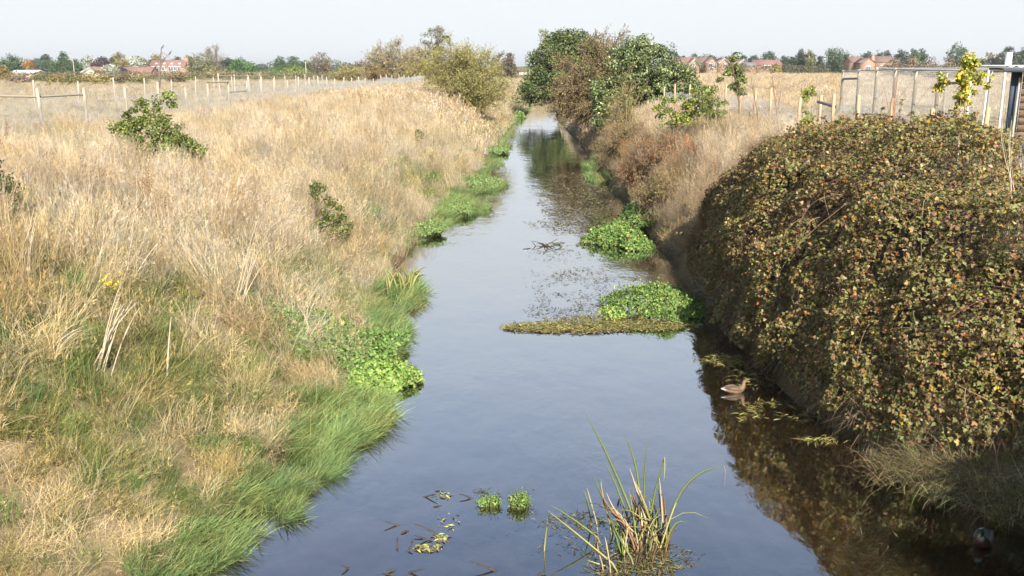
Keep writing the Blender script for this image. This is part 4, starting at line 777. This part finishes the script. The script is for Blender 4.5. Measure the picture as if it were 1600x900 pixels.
netting(m, (17.6, 38), (17.6, 52), .03, 2.12, .06, .0032); netting(m, (23.1, 38), (23.1, 52), .03, 2.12, .1, .003); netting(m, (17.6, 52.1), (23, 52.1), .03, 2.12, .1, .003); netting(m, (17.6, 37.95), (23, 37.95), .03, 2.12, .06, .003)
for x in np.arange(17.6, 23, .3):
    V, F = tube([(x, 38, zz(17.5, 38) + 2.16 + (x - 17.5) * .027), (x, 52, zz(17.5, 52) + 2.16 + (x - 17.5) * .027)], .003, 3); m.add(V, F)
for y in np.arange(38, 52, .3):
    V, F = tube([(17.5, y, zz(17.5, y) + 2.16), (23, y, zz(23, y) + 2.31)], .003, 3); m.add(V, F)
off(m.build('wire_netting', M['net'], pen, kind='stuff'))
M['plank'] = plain('weathered_plank', (.2, .125, .085), .85, .4, 5, .6, (.4, 6, 6)); M['blue_panel'] = plain('dark_blue_panel', (.05, .065, .1), .6, .2, 5); M['sheet'] = plain('pale_roof_sheet', (.75, .77, .8), .4, .08, 3)
sx, sy = 14.15, 27.2; sz = zz(15.5, sy); sh = empty('timber_shed', (sx + 1.6, sy + 1.4, sz), 'weathered plank shed with pale corrugated roof at the right edge', 'shed')
for k in range(11):
    m = MB(); m.box((sx + 1.9, sy, sz + .12 + k * .195), (3.8, .035, .185), np.array([[1, 0, 0], [0, .99, -.1], [0, .1, .99]])); off(m.build('plank', M['plank'], sh))
m = MB(); m.box((sx - .16, sy + .05, sz + 1.28), (.28, .06, 1.75)); off(m.build('panel', M['blue_panel'], sh))
m = MB(); V, F = tube([(sx - .18, sy - .1, sz - .2), (sx - .14, sy - .1, sz + 1.9)], .03, 8); m.add(V, F); off(m.build('pole', M['grey_post'], sh))
nx = 100; X = np.linspace(sx - .85, sx + 4.2, nx); zt_ = .02 * np.sin(np.arange(nx) * 1.25); V = np.concatenate([np.stack([X, 0 * X + y, sz + 2.2 + zt_ + (y - sy + .6) * .012 + dz], -1) for y in (sy - .6, sy + .75) for dz in (0, .012)])
i = np.arange(nx - 1)[:, None]; m = MB(); m.add(V, np.concatenate([i + [nx, nx + 1, 3 * nx + 1, 3 * nx], i + [0, 2 * nx, 2 * nx + 1, 1], i + [0, 1, nx + 1, nx]])); off(m.build('roof', M['sheet'], sh))
m = MB(); m.box((sx + 1.65, sy - .56, sz + 2.11), (5.0, .05, .12)); off(m.build('fascia', M['dark_steel'], sh))
m = MB(); m.box((sx + 1.65, sy + .12, sz + 2.14), (4.6, 1.1, .06)); off(m.build('roof_boards', M['plank'], sh))
p = at(1577, 82, 27.6); m = MB(); m.box((p[0], 27.6, (sz + 2.25 + p[2]) / 2), (.13, .13, p[2] - sz - 2.25)); off(m.build('flue', M['white_metal'], sh))

# ------------------------------------------------------------------ far houses
M['brick'] = plain('brick', (.36, .225, .16), .85, .25, 2.5); M['red_tile'] = plain('red_tile', (.21, .12, .095), .8, .25, 1.5); M['brown_tile'] = plain('brown_tile', (.17, .115, .09), .8, .25, 1.5); M['slate'] = plain('slate', (.16, .155, .165), .7, .2, 1.5)
M['render'] = plain('pale_render', (.62, .5, .38), .8, .1, 1.5); M['frame'] = plain('white_paint', (.8, .8, .78), .5, .05, 2); M['glass'] = plain('window_glass', (.08, .09, .1), .12, .2, 2); M['grey_roof'] = plain('pale_grey_roof', (.55, .55, .54), .7, .15, 1)
def house(label, px0, px1, ridge, eave, Y, wall, roof, gable=False, depth=8., wins=(), chim=None, barge=True, name='house', sky_l=0, over=.25):
    a = at(px0, ridge, Y); b = at(px1, ridge, Y); w = b[0] - a[0]; cx = (a[0] + b[0]) / 2; z0 = float(H(cx, Y)) - .6; zr = a[2] - z0; ze = at(px0, eave, Y)[2] - z0
    t = empty(name, (cx, Y, z0), label, 'house'); hw = w / 2; m = MB()
    if gable:
        m.add([(-hw, 0, 0), (hw, 0, 0), (hw, 0, ze), (0, 0, zr), (-hw, 0, ze), (-hw, depth, 0), (hw, depth, 0), (hw, depth, ze), (0, depth, zr), (-hw, depth, ze)], [[0, 4, 9, 5], [1, 6, 7, 2]]); m.f.setdefault(5, []).append(np.array([[0, 1, 2, 3, 4], [6, 5, 9, 8, 7]]))
        rs = [((-hw - over, -.3, ze - over * (zr - ze) / hw), (0, -.3, zr)), ((hw + over, -.3, ze - over * (zr - ze) / hw), (0, -.3, zr))]
        r = MB()
        for (p, q) in rs: p, q = np.array(p), np.array(q); d = np.array([0, depth + .6, 0]); u = np.array([0, 0, .18]); r.add([p, q, q + d, p + d, p + u, q + u, q + d + u, p + d + u], [[0, 1, 2, 3], [4, 5, 6, 7], [0, 1, 5, 4], [2, 3, 7, 6], [0, 3, 7, 4]])
        if barge:
            for (p, q) in rs: p, q = np.array(p), np.array(q); p = p + [0, -.05, -.3]; q = q + [0, -.05, -.3]; g = MB(); e = np.array([0, -.08, 0]); u = np.array([0, 0, .6]); g.add([p, q, q + u, p + u, p + e, q + e, q + u + e, p + u + e], [[0, 1, 2, 3], [4, 5, 6, 7], [0, 1, 5, 4], [3, 2, 6, 7]]); g.build('bargeboard', M['frame'], t)
    else:
        d = depth; m.add([(-hw, 0, 0), (hw, 0, 0), (hw, 0, ze), (-hw, 0, ze), (-hw, d, 0), (hw, d, 0), (hw, d, ze), (-hw, d, ze), (-hw, d / 2, zr), (hw, d / 2, zr)], [[0, 1, 2, 3], [5, 4, 7, 6], [0, 3, 7, 4], [1, 5, 6, 2]]); m.add([(-hw, 0, ze), (-hw, d, ze), (-hw, d / 2, zr), (hw, 0, ze), (hw, d, ze), (hw, d / 2, zr)], [[0, 1, 2], [3, 5, 4]])
        r = MB(); s = (zr - ze) / (d / 2)
        for y0, y1 in ((-over, d / 2), (d + over, d / 2)):
            p = [(-hw - over, y0, ze - over * s), (hw + over, y0, ze - over * s), (hw + over, y1, zr), (-hw - over, y1, zr)]; p = np.array(p); u = np.array([0, 0, .18]); r.add(np.concatenate([p, p + u]), [[0, 1, 2, 3], [4, 5, 6, 7], [0, 1, 5, 4], [1, 2, 6, 5], [3, 0, 4, 7]])
        for k in range(sky_l):
            x = -hw + w * (k + .8) / (sky_l + .6); y = d * .22; zc = ze + y * s + .2; g = MB(); g.box((x, y, zc), (.9, .9, .12), np.array([[1, 0, 0], [0, math.cos(math.atan(s)), -math.sin(math.atan(s))], [0, math.sin(math.atan(s)), math.cos(math.atan(s))]])); g.build('skylight', M['frame'], t)
    m.build('wall', M[wall], t); ro = r.build('roof', M[roof], t)
    for (fx, fz, ww, wh) in wins:
        x = -hw + w * fx; z = ze * fz; g = MB(); g.box((x, -.06, z), (ww, .16, wh)); wo_ = g.build('window', M['frame'], t); g = MB()
        for s_ in (-1, 1): g.box((x + s_ * ww * .23, -.15, z), (ww * .36, .04, wh * .78))
        g.build('pane', M['glass'], wo_)
    for (fx, top, cw) in (chim or ()):
        x = -hw + w * fx; zt2 = at(px0, top, Y)[2] - z0; g = MB(); g.box((x, depth / 2 if not gable else 2, (zr * .6 + zt2) / 2), (cw, cw, zt2 - zr * .6)); g.box((x, depth / 2 if not gable else 2, zt2 + .1), (cw * 1.2, cw * 1.2, .2)); g.build('chimney', M['brick'], ro)
    return t
house('long brick farmhouse with red tiled roof and white windows beyond the left field', 232, 287, 94, 104.5, 400, 'brick', 'red_tile', depth=9, wins=[(.1, .86, 1.5, 1.6), (.28, .86, 1.5, 1.6), (.4, .86, 1.3, 1.6), (.62, .86, 2.0, 1.7), (.75, .86, 1.3, 1.6), (.86, .86, 1.3, 1.6), (.15, .46, 1.5, 1.6), (.33, .46, 1.5, 1.6), (.45, .46, 1.4, 1.6), (.7, .46, 1.6, 1.7)], chim=[(.97, 90, 1.5)], sky_l=4)
house('low building with white edged gable and red roof left of the farmhouse', 127, 155, 105, 113, 300, 'render', 'red_tile', True, 24, barge=True)
house('low red roofed barn between the silver tree and the farmhouse', 186, 234, 105, 113, 340, 'brick', 'red_tile', depth=8)
house('long low shed with pale grey roof at the far left', 11, 49, 110.5, 115, 260, 'render', 'grey_roof', depth=9, wins=[])
house('brick house with dark roof at the near end of the right hand row', 1040, 1056, 88, 97, 330, 'brick', 'slate', depth=8, wins=[(.6, .8, 1.3, 1.2)])
house('tiled house with small white gable next to the dark roofed one', 1053, 1066, 90, 97, 322, 'brick', 'brown_tile', True, 8, wins=[(.5, .82, 1.1, 1.1)])
house('wide red roofed house in the middle of the right hand row', 1062, 1090, 90, 98.5, 330, 'brick', 'red_tile', depth=8, wins=[(.3, .8, 1.2, 1.2)])
house('brick house front with white edged gable projecting from the wide red roof', 1078, 1093, 91.5, 101, 324, 'brick', 'red_tile', True, 6, wins=[(.5, .75, 1.2, 1.2)])
house('house with brown roof and white windows right of the white edged gable', 1092, 1116, 90, 99.5, 335, 'brick', 'brown_tile', depth=8, wins=[(.25, .8, 1.2, 1.2), (.6, .8, 1.1, 1.2)])
house('plain brick gable with three white windows in the right hand row', 1106, 1121, 90.5, 98.5, 326, 'brick', 'red_tile', True, 8, wins=[(.25, .82, .9, 1.3), (.5, .82, .9, 1.3), (.78, .82, .9, 1.3), (.4, .5, 1.1, 1.2)], barge=False)
house('gabled house with white bargeboards behind the small leaved sapling', 1124, 1140, 91, 98.5, 330, 'brick', 'red_tile', True, 9, wins=[(.6, .8, 1.1, 1.1)])
house('brick house with white gable edge right of the small leaved sapling', 1155, 1169, 92.5, 99, 330, 'brick', 'brown_tile', True, 9, wins=[(.4, .82, 1.1, 1.1)])
house('red roofed range linking the two white edged gables', 1139, 1157, 93, 99.5, 334, 'brick', 'red_tile', depth=7)
house('low slate roofed building at the gap in the right hand row', 1165, 1182, 98, 103, 325, 'brick', 'slate', depth=7)
house('long red roofed house at the right end of the row by a yellow tree', 1180, 1222, 94, 101, 335, 'brick', 'red_tile', depth=9, wins=[(.35, .8, 1.5, 1.0), (.5, .8, 1.5, 1.0)])
house('red tiled house with white dormer right of the tall dark trees', 1332, 1354, 89, 97, 330, 'brick', 'red_tile', depth=9, wins=[(.5, .82, 1.3, 1.4)])
house('orange brick gable with large white window beyond the pen', 1349, 1368, 91, 98, 322, 'brick', 'brown_tile', True, 8, wins=[(.45, .78, 1.6, 1.6)], chim=[(.95, 86.5, .9)], barge=False)
house('brick house with brown roof at the far right behind scrub', 1370, 1398, 88.5, 97, 330, 'brick', 'brown_tile', depth=9, wins=[(.3, .82, 1.2, 1.2), (.65, .82, 1.2, 1.2)])
house('tiny red building at the far end of the river valley', 801, 813, 117, 119.5, 330, 'brick', 'red_tile', depth=5)
house('long white low wall building just above the tiny red one', 803, 822, 113.5, 116, 420, 'render', 'grey_roof', depth=5)

# ------------------------------------------------------------------ far trees
PAL = dict(g=[(.075, .12, .045, 4), (.1, .15, .055, 3)], dk=[(.06, .08, .045, 4), (.085, .105, .055, 3)], g3=[(.08, .17, .04, 4), (.12, .22, .05, 3)], ol=[(.2, .2, .08, 4), (.26, .24, .1, 3)], go=[(.33, .25, .09, 4), (.28, .24, .09, 3)], pu=[(.085, .05, .055, 4), (.11, .07, .07, 2)],
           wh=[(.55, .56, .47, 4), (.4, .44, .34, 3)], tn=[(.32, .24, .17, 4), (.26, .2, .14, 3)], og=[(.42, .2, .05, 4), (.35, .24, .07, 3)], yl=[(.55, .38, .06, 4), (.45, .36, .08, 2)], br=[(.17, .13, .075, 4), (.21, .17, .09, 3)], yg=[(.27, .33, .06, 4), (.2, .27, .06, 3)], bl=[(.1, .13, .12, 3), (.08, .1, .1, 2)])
def far_tree(px, top, hw, Y, pal, label, shape='round', cat='tree', group='trees along the skyline', n=None, base=None):
    p = at(px, top, Y); z = float(H(p[0], Y)); h = max(p[2] - z, 1.5); r = hw / 1500 * Y; ls = Y * .0013; nm = {'round': 'broadleaf_tree', 'conifer': 'conifer', 'tall': 'weeping_tree', 'bare': 'bare_tree', 'bush': 'bush'}[shape]
    lob = {'round': [(0, 0, h * .58, r * .8, r * .8, h * .42), (-r * .4, 0, h * .48, r * .6, r * .6, h * .36), (r * .42, 0, h * .45, r * .6, r * .6, h * .34), (r * .1, 0, h * .25, r * .8, r * .7, h * .25)],
           'bush': [(0, 0, h * .5, r * .7, r * .6, h * .48), (-r * .5, 0, h * .36, r * .5, r * .5, h * .36), (r * .5, 0, h * .38, r * .5, r * .5, h * .38)],
           'conifer': [(0, 0, h * f, r * (1.05 - f), r * (1.05 - f), h * .13) for f in (.15, .3, .45, .6, .74, .88)], 'tall': [(0, 0, h * .55, r, r, h * .45), (0, 0, h * .3, r * .9, r * .9, h * .3)], 'bare': [(0, 0, h * .66, r, r, h * .34), (0, 0, h * .4, r * .6, r * .6, h * .3)]}[shape]
    if shape == 'bare': return wand_bush(nm, label, (p[0], Y, z), lob, 60, 900, 1600, ls * .8, ls * .4, PAL[pal], .08, .5, cat='tree', group=group, twig='grey_bark', tl=r * .35, tr=ls * .07)
    return tree(nm, label, (p[0], Y, z - .2), h, lob, PAL[pal], 70, n or 2200, r * .3 + .2, ls * 1.15, ls * .85, r * .05 + .05, 8, cat=cat, group=group, cjit=.22)
FT = [(15, 86, 17, 400, 'g', 'rounded green tree at the left end of the skyline'), (44, 92, 10, 410, 'og', 'low orange autumn tree on the left skyline'), (58, 91, 13, 620, 'bl', 'bluish far trees just right of the orange tree'), (72, 83, 10, 470, 'dk', 'dark domed tree left of the pointed conifer'),
      (98, 78, 14, 420, 'g', 'pointed spreading conifer on the left skyline', 'conifer'), (98, 92, 24, 415, 'g', 'green tree mass under the pointed conifer'), (122, 88, 14, 440, 'g', 'green tree right of the pointed conifer'), (138, 86, 9, 425, 'wh', 'pale silvery tree left of the purple one'), (155, 88, 16, 370, 'pu', 'dark purple tree above the white gabled building'),
      (172, 99, 12, 290, 'wh', 'pale silver-leaved bush beside the white gabled building'), (177, 85, 10, 410, 'ol', 'olive tree behind the golden weeping tree'), (187, 80, 9, 350, 'go', 'golden weeping tree left of the white flowering one', 'tall'), (206, 80, 15, 370, 'wh', 'large white silvery tree left of the farmhouse'),
      (222, 91, 11, 390, 'tn', 'tan tree between the silvery tree and the farmhouse'), (243, 81, 11, 470, 'go', 'golden tree rising behind the farmhouse roof'), (276, 89, 9, 470, 'br', 'brown tree behind the farmhouse chimney'), (295, 83, 10, 460, 'dk', 'dark pointed conifer right of the farmhouse', 'conifer'),
      (312, 83, 22, 380, 'ol', 'big olive tree right of the farmhouse'), (336, 72, 18, 440, 'tn', 'tall bare pinkish tree behind the big olive tree', 'bare'), (357, 89, 10, 430, 'dk', 'dark tree left of the bright green round one'), (377, 91, 21, 360, 'g3', 'bright green round tree right of the bare pinkish tree'), (340, 108, 25, 270, 'ol', 'low domed olive bush before the farmhouse trees', 'bush'),
      (408, 101, 8, 700, 'bl', 'small bluish tree far off right of the bright green tree'), (438, 89, 10, 430, 'g', 'upright green tree above the yellow-green hedge'), (458, 87, 14, 440, 'g', 'broad green tree above the yellow-green hedge'), (434, 106, 16, 340, 'g3', 'green left half of the bright hedge', 'bush'), (460, 104, 17, 340, 'yg', 'yellow-green right half of the bright hedge', 'bush'), (480, 94, 9, 440, 'g', 'green tree behind the wooden pole'),
      (500, 82, 18, 360, 'br', 'tall brown-olive pyramid tree on the left skyline'), (541, 97, 13, 340, 'ol', 'olive tree right of the brown pyramid tree'), (562, 97, 20, 350, 'br', 'brown scrub tree left of the wide bushy tree'), (527, 102, 14, 500, 'bl', 'dim bluish tree behind the olive one'),
      (1052, 78, 10, 440, 'dk', 'dark tree behind the dark roofed brick house'), (1066, 84, 7, 450, 'dk', 'small dark tree above the small white gable'), (1092, 81, 14, 470, 'g', 'pale green tree behind the wide red roof'), (1112, 85, 10, 480, 'dk', 'dark tree behind the brown roof'), (1133, 87, 8, 480, 'dk', 'little dark tree behind the first white bargeboards'),
      (1162, 86, 12, 470, 'dk', 'dark green tree behind the sapling'), (1178, 86, 10, 470, 'g', 'green tree above the slate roof'), (1202, 80, 13, 440, 'g', 'taller green tree behind the long red roof'), (1226, 87, 7, 420, 'dk', 'dark tree at the gap right of the long red roof'), (1253, 71, 13, 390, 'dk', 'tall dark conifer on the right skyline', 'conifer'), (1247, 86, 15, 388, 'dk', 'dark tree mass at the foot of the tall conifer'), (1267, 77, 7, 380, 'ol', 'slender yellowing birch right of the tall conifer', 'tall'),
      (1282, 87, 8, 400, 'dk', 'small dark fir between birch and round tree', 'conifer'), (1306, 72, 17, 385, 'g', 'big dark green round tree left of the red tiled houses'), (1322, 80, 15, 380, 'g', 'second green round tree touching the big one'), (1213, 100, 7, 310, 'yl', 'bright yellow little tree before the long red roof'),
      (1358, 80, 14, 470, 'dk', 'dark skyline tree above the white dormer'), (1380, 79, 16, 480, 'dk', 'long dark skyline tree above the brown roof'), (1412, 77, 16, 470, 'dk', 'dark skyline tree right of the brown roof'), (1436, 72, 13, 440, 'g', 'taller rounded tree above the pen'), (1498, 67, 16, 410, 'g', 'lone rounded tree standing on the skyline above the young yellow tree'),
      (1560, 73, 15, 410, 'br', 'brownish tree left of the white post'), (1578, 69, 11, 400, 'dk', 'dark tree behind the white post'), (1598, 73, 12, 415, 'dk', 'dark tree at the right end of the skyline'), (1540, 80, 10, 430, 'ol', 'olive tree right of the young yellow tree')]
for f in FT: far_tree(*f)
HB = [(4, 101, 11, 190, 'go', 'golden bush at the left edge of the field'), (60, 116, 16, 160, 'ol', 'olive bush in front of the far grey shed'), (92, 117, 17, 140, 'go', 'golden-green bush behind the left fence posts'), (112, 119, 12, 138, 'ol', 'olive bush between two golden bushes'), (132, 118, 14, 140, 'go', 'golden bush before the white gabled building'), (160, 116, 16, 150, 'go', 'straw coloured bush before the silver bush'), (190, 118, 14, 145, 'br', 'brown bush before the red barn'),
      (214, 116, 16, 140, 'ol', 'grey-green bush left of the dead tree'), (30, 118, 18, 150, 'tn', 'reddish tan scrub before the grey shed'), (275, 121, 14, 160, 'br', 'brown bush below the farmhouse'), (300, 121, 12, 190, 'ol', 'low olive bush right of the farmhouse')]
for f in HB: far_tree(*f, 'bush', 'bush', 'bushes along the left field', 1700)
for px, top, hw, Y, pal, lab in ((1395, 88, 14, 120, 'tn', 'tan reed scrub above the pen, nearest the brick houses'), (1425, 85, 15, 118, 'tn', 'tan reed scrub above the middle of the pen'), (1455, 87, 14, 116, 'tn', 'tan scrub left of the lone rounded tree'), (1485, 88, 14, 114, 'tn', 'tan scrub under the lone rounded tree'), (1515, 90, 13, 112, 'br', 'brown scrub behind the young yellow tree')):
    far_tree(px, top, hw, Y, pal, lab, 'bush', 'scrub', 'scrub behind the pen', 1500)
def hedge(label, x0, x1, y0, y1, n, h, L, pal):
    t = rng.random(n); X = x0 + (x1 - x0) * t; Y = y0 + (y1 - y0) * t + rng.normal(0, 1.5, n); hh = h * (.5 + .9 * fbm(X * .12, Y * .02, 3)); Z = H(X, Y) + hh * rng.random(n) ** .7
    V, F = leafmesh(np.stack([X, Y, Z], -1), rdir(n), unit(rdir(n) + [0, -.4, .6]), L * rng.uniform(.6, 1.4, n), L * .7); c = pick(pal, n) * (.7 + .6 * vn(X * .05, Y * .05, 2))[:, None]
    tag(MB().add(V, F, rep(c, 4)).build('hedgerow', M['leaf'], kind='stuff'), label, 'hedge')
hedge('brown far hedge across the left fields', -190, -25, 250, 230, 9000, 1.7, .4, PAL['br'] + PAL['tn'] + PAL['ol']); hedge('dark green wooded band below the left skyline', -330, -60, 470, 450, 9000, 6, .75, PAL['g'] + PAL['dk']); hedge('dark wooded band below the right skyline', 70, 330, 470, 480, 8000, 6, .75, PAL['dk'] + PAL['g'] + PAL['br'])
hedge('rusty hedge in front of the right hand houses', 50, 145, 300, 305, 6000, 2.7, .4, PAL['br'] + PAL['tn'] + PAL['g'])
hedge('scrubby hedge closing the far end of the valley', -60, 60, 330, 335, 4000, 3, .5, PAL['br'] + PAL['ol'] + PAL['go'])
# dead tree with crows, poles
p = at(248, 148, 95); b = np.array([p[0], 95, float(H(p[0], 95))]); t = empty('dead_tree', b, 'thin bare dead tree in front of the farmhouse with birds on top', 'tree'); mb = MB()
tops = [at(q[0], q[1], 95) - b for q in ((262, 84), (240, 112), (268, 118), (256, 92), (266, 85), (244, 100), (270, 96))]; limbs(mb, (0, 0, -.3), at(252, 77, 95) - b, .13, tops, .4, 6, .45); mb.build('trunk', M['bark'], t)
for (q, lab) in (((254, 74), 'black crow perched on the very top of the dead tree'), ((266, 83), 'second small crow perched lower in the dead tree')):
    pc = at(q[0], q[1], 95); c = empty('crow', pc, lab, 'crow'); V, F = tube([(-.2, 0, -.18), (-.1, 0, -.08), (0, 0, .03), (.06, 0, .14), (.1, 0, .2), (.19, 0, .2)], [.02, .06, .085, .06, .045, .008], 8); MB().add(V, F).build('body', M['dark_steel'], c, smooth=True)
for px, y0, y1, Y, r, lab in ((115, 88, 104, 330, .16, 'pale wooden pole among the left skyline trees'), (478, 95, 112, 300, .16, 'wooden pole beside the brown pyramid tree'), (827, 96, 120, 300, .1, 'thin pale mast at the far end of the river')):
    p0 = at(px, y1, Y); p1 = at(px, y0, Y); t = empty('utility_pole', (p0[0], Y, float(H(p0[0], Y))), lab, 'pole'); zb = float(H(p0[0], Y)); m = MB(); V, F = tube([(0, 0, -.3), (0, 0, p1[2] - zb)], [r, r * .7], 8); m.add(V, F); m.build('shaft', M['grey_post'], t); m = MB(); m.box((0, 0, p1[2] - zb - .6), (1.4, .12, .12)); m.build('crossarm', M['grey_post'], t)

# pale dead stems standing out of the left grass
for (b0, e0, lab) in (((258, 580), (268, 492), 'thick pale dead stem standing alone in the green and tan grass'), ((150, 552), (205, 455), 'sheaf of pale leaning dead stems left of the lone thick stem'), ((72, 530), (130, 500), 'pale arched dead stem lying over the lower left grass'), ((365, 470), (405, 350), 'tall pale dead stems with fine branches on the left slope'), ((30, 420), (52, 330), 'tall dry stems near the left edge of the grass')):
    Yb = None
    for Yt in np.arange(9, 40, .1):      # foot of the stem on the slope
        q = at(*b0, Yt)
        if H(q[0], Yt) + .25 >= q[2]: Yb = Yt; break
    p0 = at(*b0, Yb); p1 = at(*e0, Yb); L_ = np.linalg.norm(p1 - p0); t = empty('withered_hogweed', p0, lab, 'withered weed')
    for j in range(1 if 'alone' in lab else 9 if 'sheaf' in lab else 6 if 'tall' in lab else 3):
        s = rng.normal(0, .1, 3) * [1, 1, .2] * (0 if j == 0 else 1); e = (p1 - p0) * rng.uniform(.75, 1.1) + rng.normal(0, .1, 3) * L_ * (0 if j == 0 else 1); V, F = tube(bez(s - [0, 0, .3], s + (e - s) * .5 + [0, 0, .12 * L_ * (rng.random() - .3)], e, 7), np.linspace(.013, .005, 7) * (1.35 if 'alone' in lab else .8), 5); MB().add(V, F).build('stem', M['pale_twig'], t)
        if 'branches' in lab:
            for k in range(4):
                f = rng.uniform(.5, .95); a = s + (e - s) * f; V, F = tube(bez(a, a + [0, 0, .12], a + rng.normal(0, .2, 3) + [0, 0, .2], 4), [.005, .004, .003, .002], 4); MB().add(V, F).build('twig', M['pale_twig'], t)
fp = None
for Yt in np.arange(9, 40, .1):
    q = at(172, 470, Yt)
    if H(q[0], Yt) + .3 >= q[2]: fp = at(172, 452, Yt); break
t = empty('yellow_ragwort', fp - [0, 0, .4], 'little yellow flowering ragwort in the left grass', 'wildflower'); n = 46; P = rng.normal(0, 1, (n, 3)) * [.07, .07, .06] + [0, 0, .5]
V, F = leafmesh(P, rdir(n), unit(rdir(n) * .4 + [0, -.3, 1]), .035, .035, True); MB().add(V, F, rep(pick([(.7, .55, .02, 1)], n), 6)).build('flowers', M['leaf'], t, kind='stuff'); V, F = tube([(0, 0, -.1), (.01, 0, .25), (0, 0, .5)], .005, 4); MB().add(V, F, (.15, .2, .05)).build('stem', M['straw'], t)

# rabbit burrow dug into the left slope
bb = BURROW; t = empty('burrow', bb, 'bare reddish earth spill below a dark burrow hole in the left bank', 'burrow')
X, Y = np.meshgrid(np.linspace(-.45, .55, 15), np.linspace(-.7, .7, 17)); Zm = H(X + bb[0], Y + bb[1]) - bb[2] + .05 + .14 * np.exp(-(X ** 2 / .08 + Y ** 2 / .15)) + .03 * vn(X * 9, Y * 9, 2)
i = (np.arange(16)[:, None] * 15 + np.arange(14)[None]).reshape(-1, 1); m = MB(); m.add(np.stack([X, Y, Zm], -1).reshape(-1, 3), i + [0, 1, 16, 15]); m.build('soil_spill', plain('red_earth', (.42, .25, .13), .95, .3, 9, .9), t, smooth=True)
m = MB(); a = np.linspace(0, 6.283, 13)[:-1]; R1 = np.stack([-.28 + .12 * np.cos(a), .52 + 0 * a, .42 + .16 * np.sin(a)], -1); R2 = R1 * [.9, 1, .9] + [-.05, .5, -.1]; j = np.arange(12)[:, None]
m.add(np.concatenate([R1, R2]), np.concatenate([j, (j + 1) % 12, (j + 1) % 12 + 12, j + 12], 1)); m.add(R2, [list(range(12))]); m.build('hole', M['dark_bark'], t)

# thin autumn haze over the fields
hz = bpy.data.materials.new('haze'); t_, o_ = nodes(hz); pv = t_.nodes.new('ShaderNodeVolumePrincipled'); pv.inputs['Color'].default_value = (.93, .96, 1, 1); pv.inputs['Density'].default_value = .00024; pv.inputs['Anisotropy'].default_value = .3
t_.links.new(pv.outputs[0], o_.inputs['Volume']); m = MB(); m.box((0, 1800, 14), (3400, 4000, 32)); tag(m.build('haze', hz, kind='stuff'), 'thin pale haze lying over the fields', 'haze')
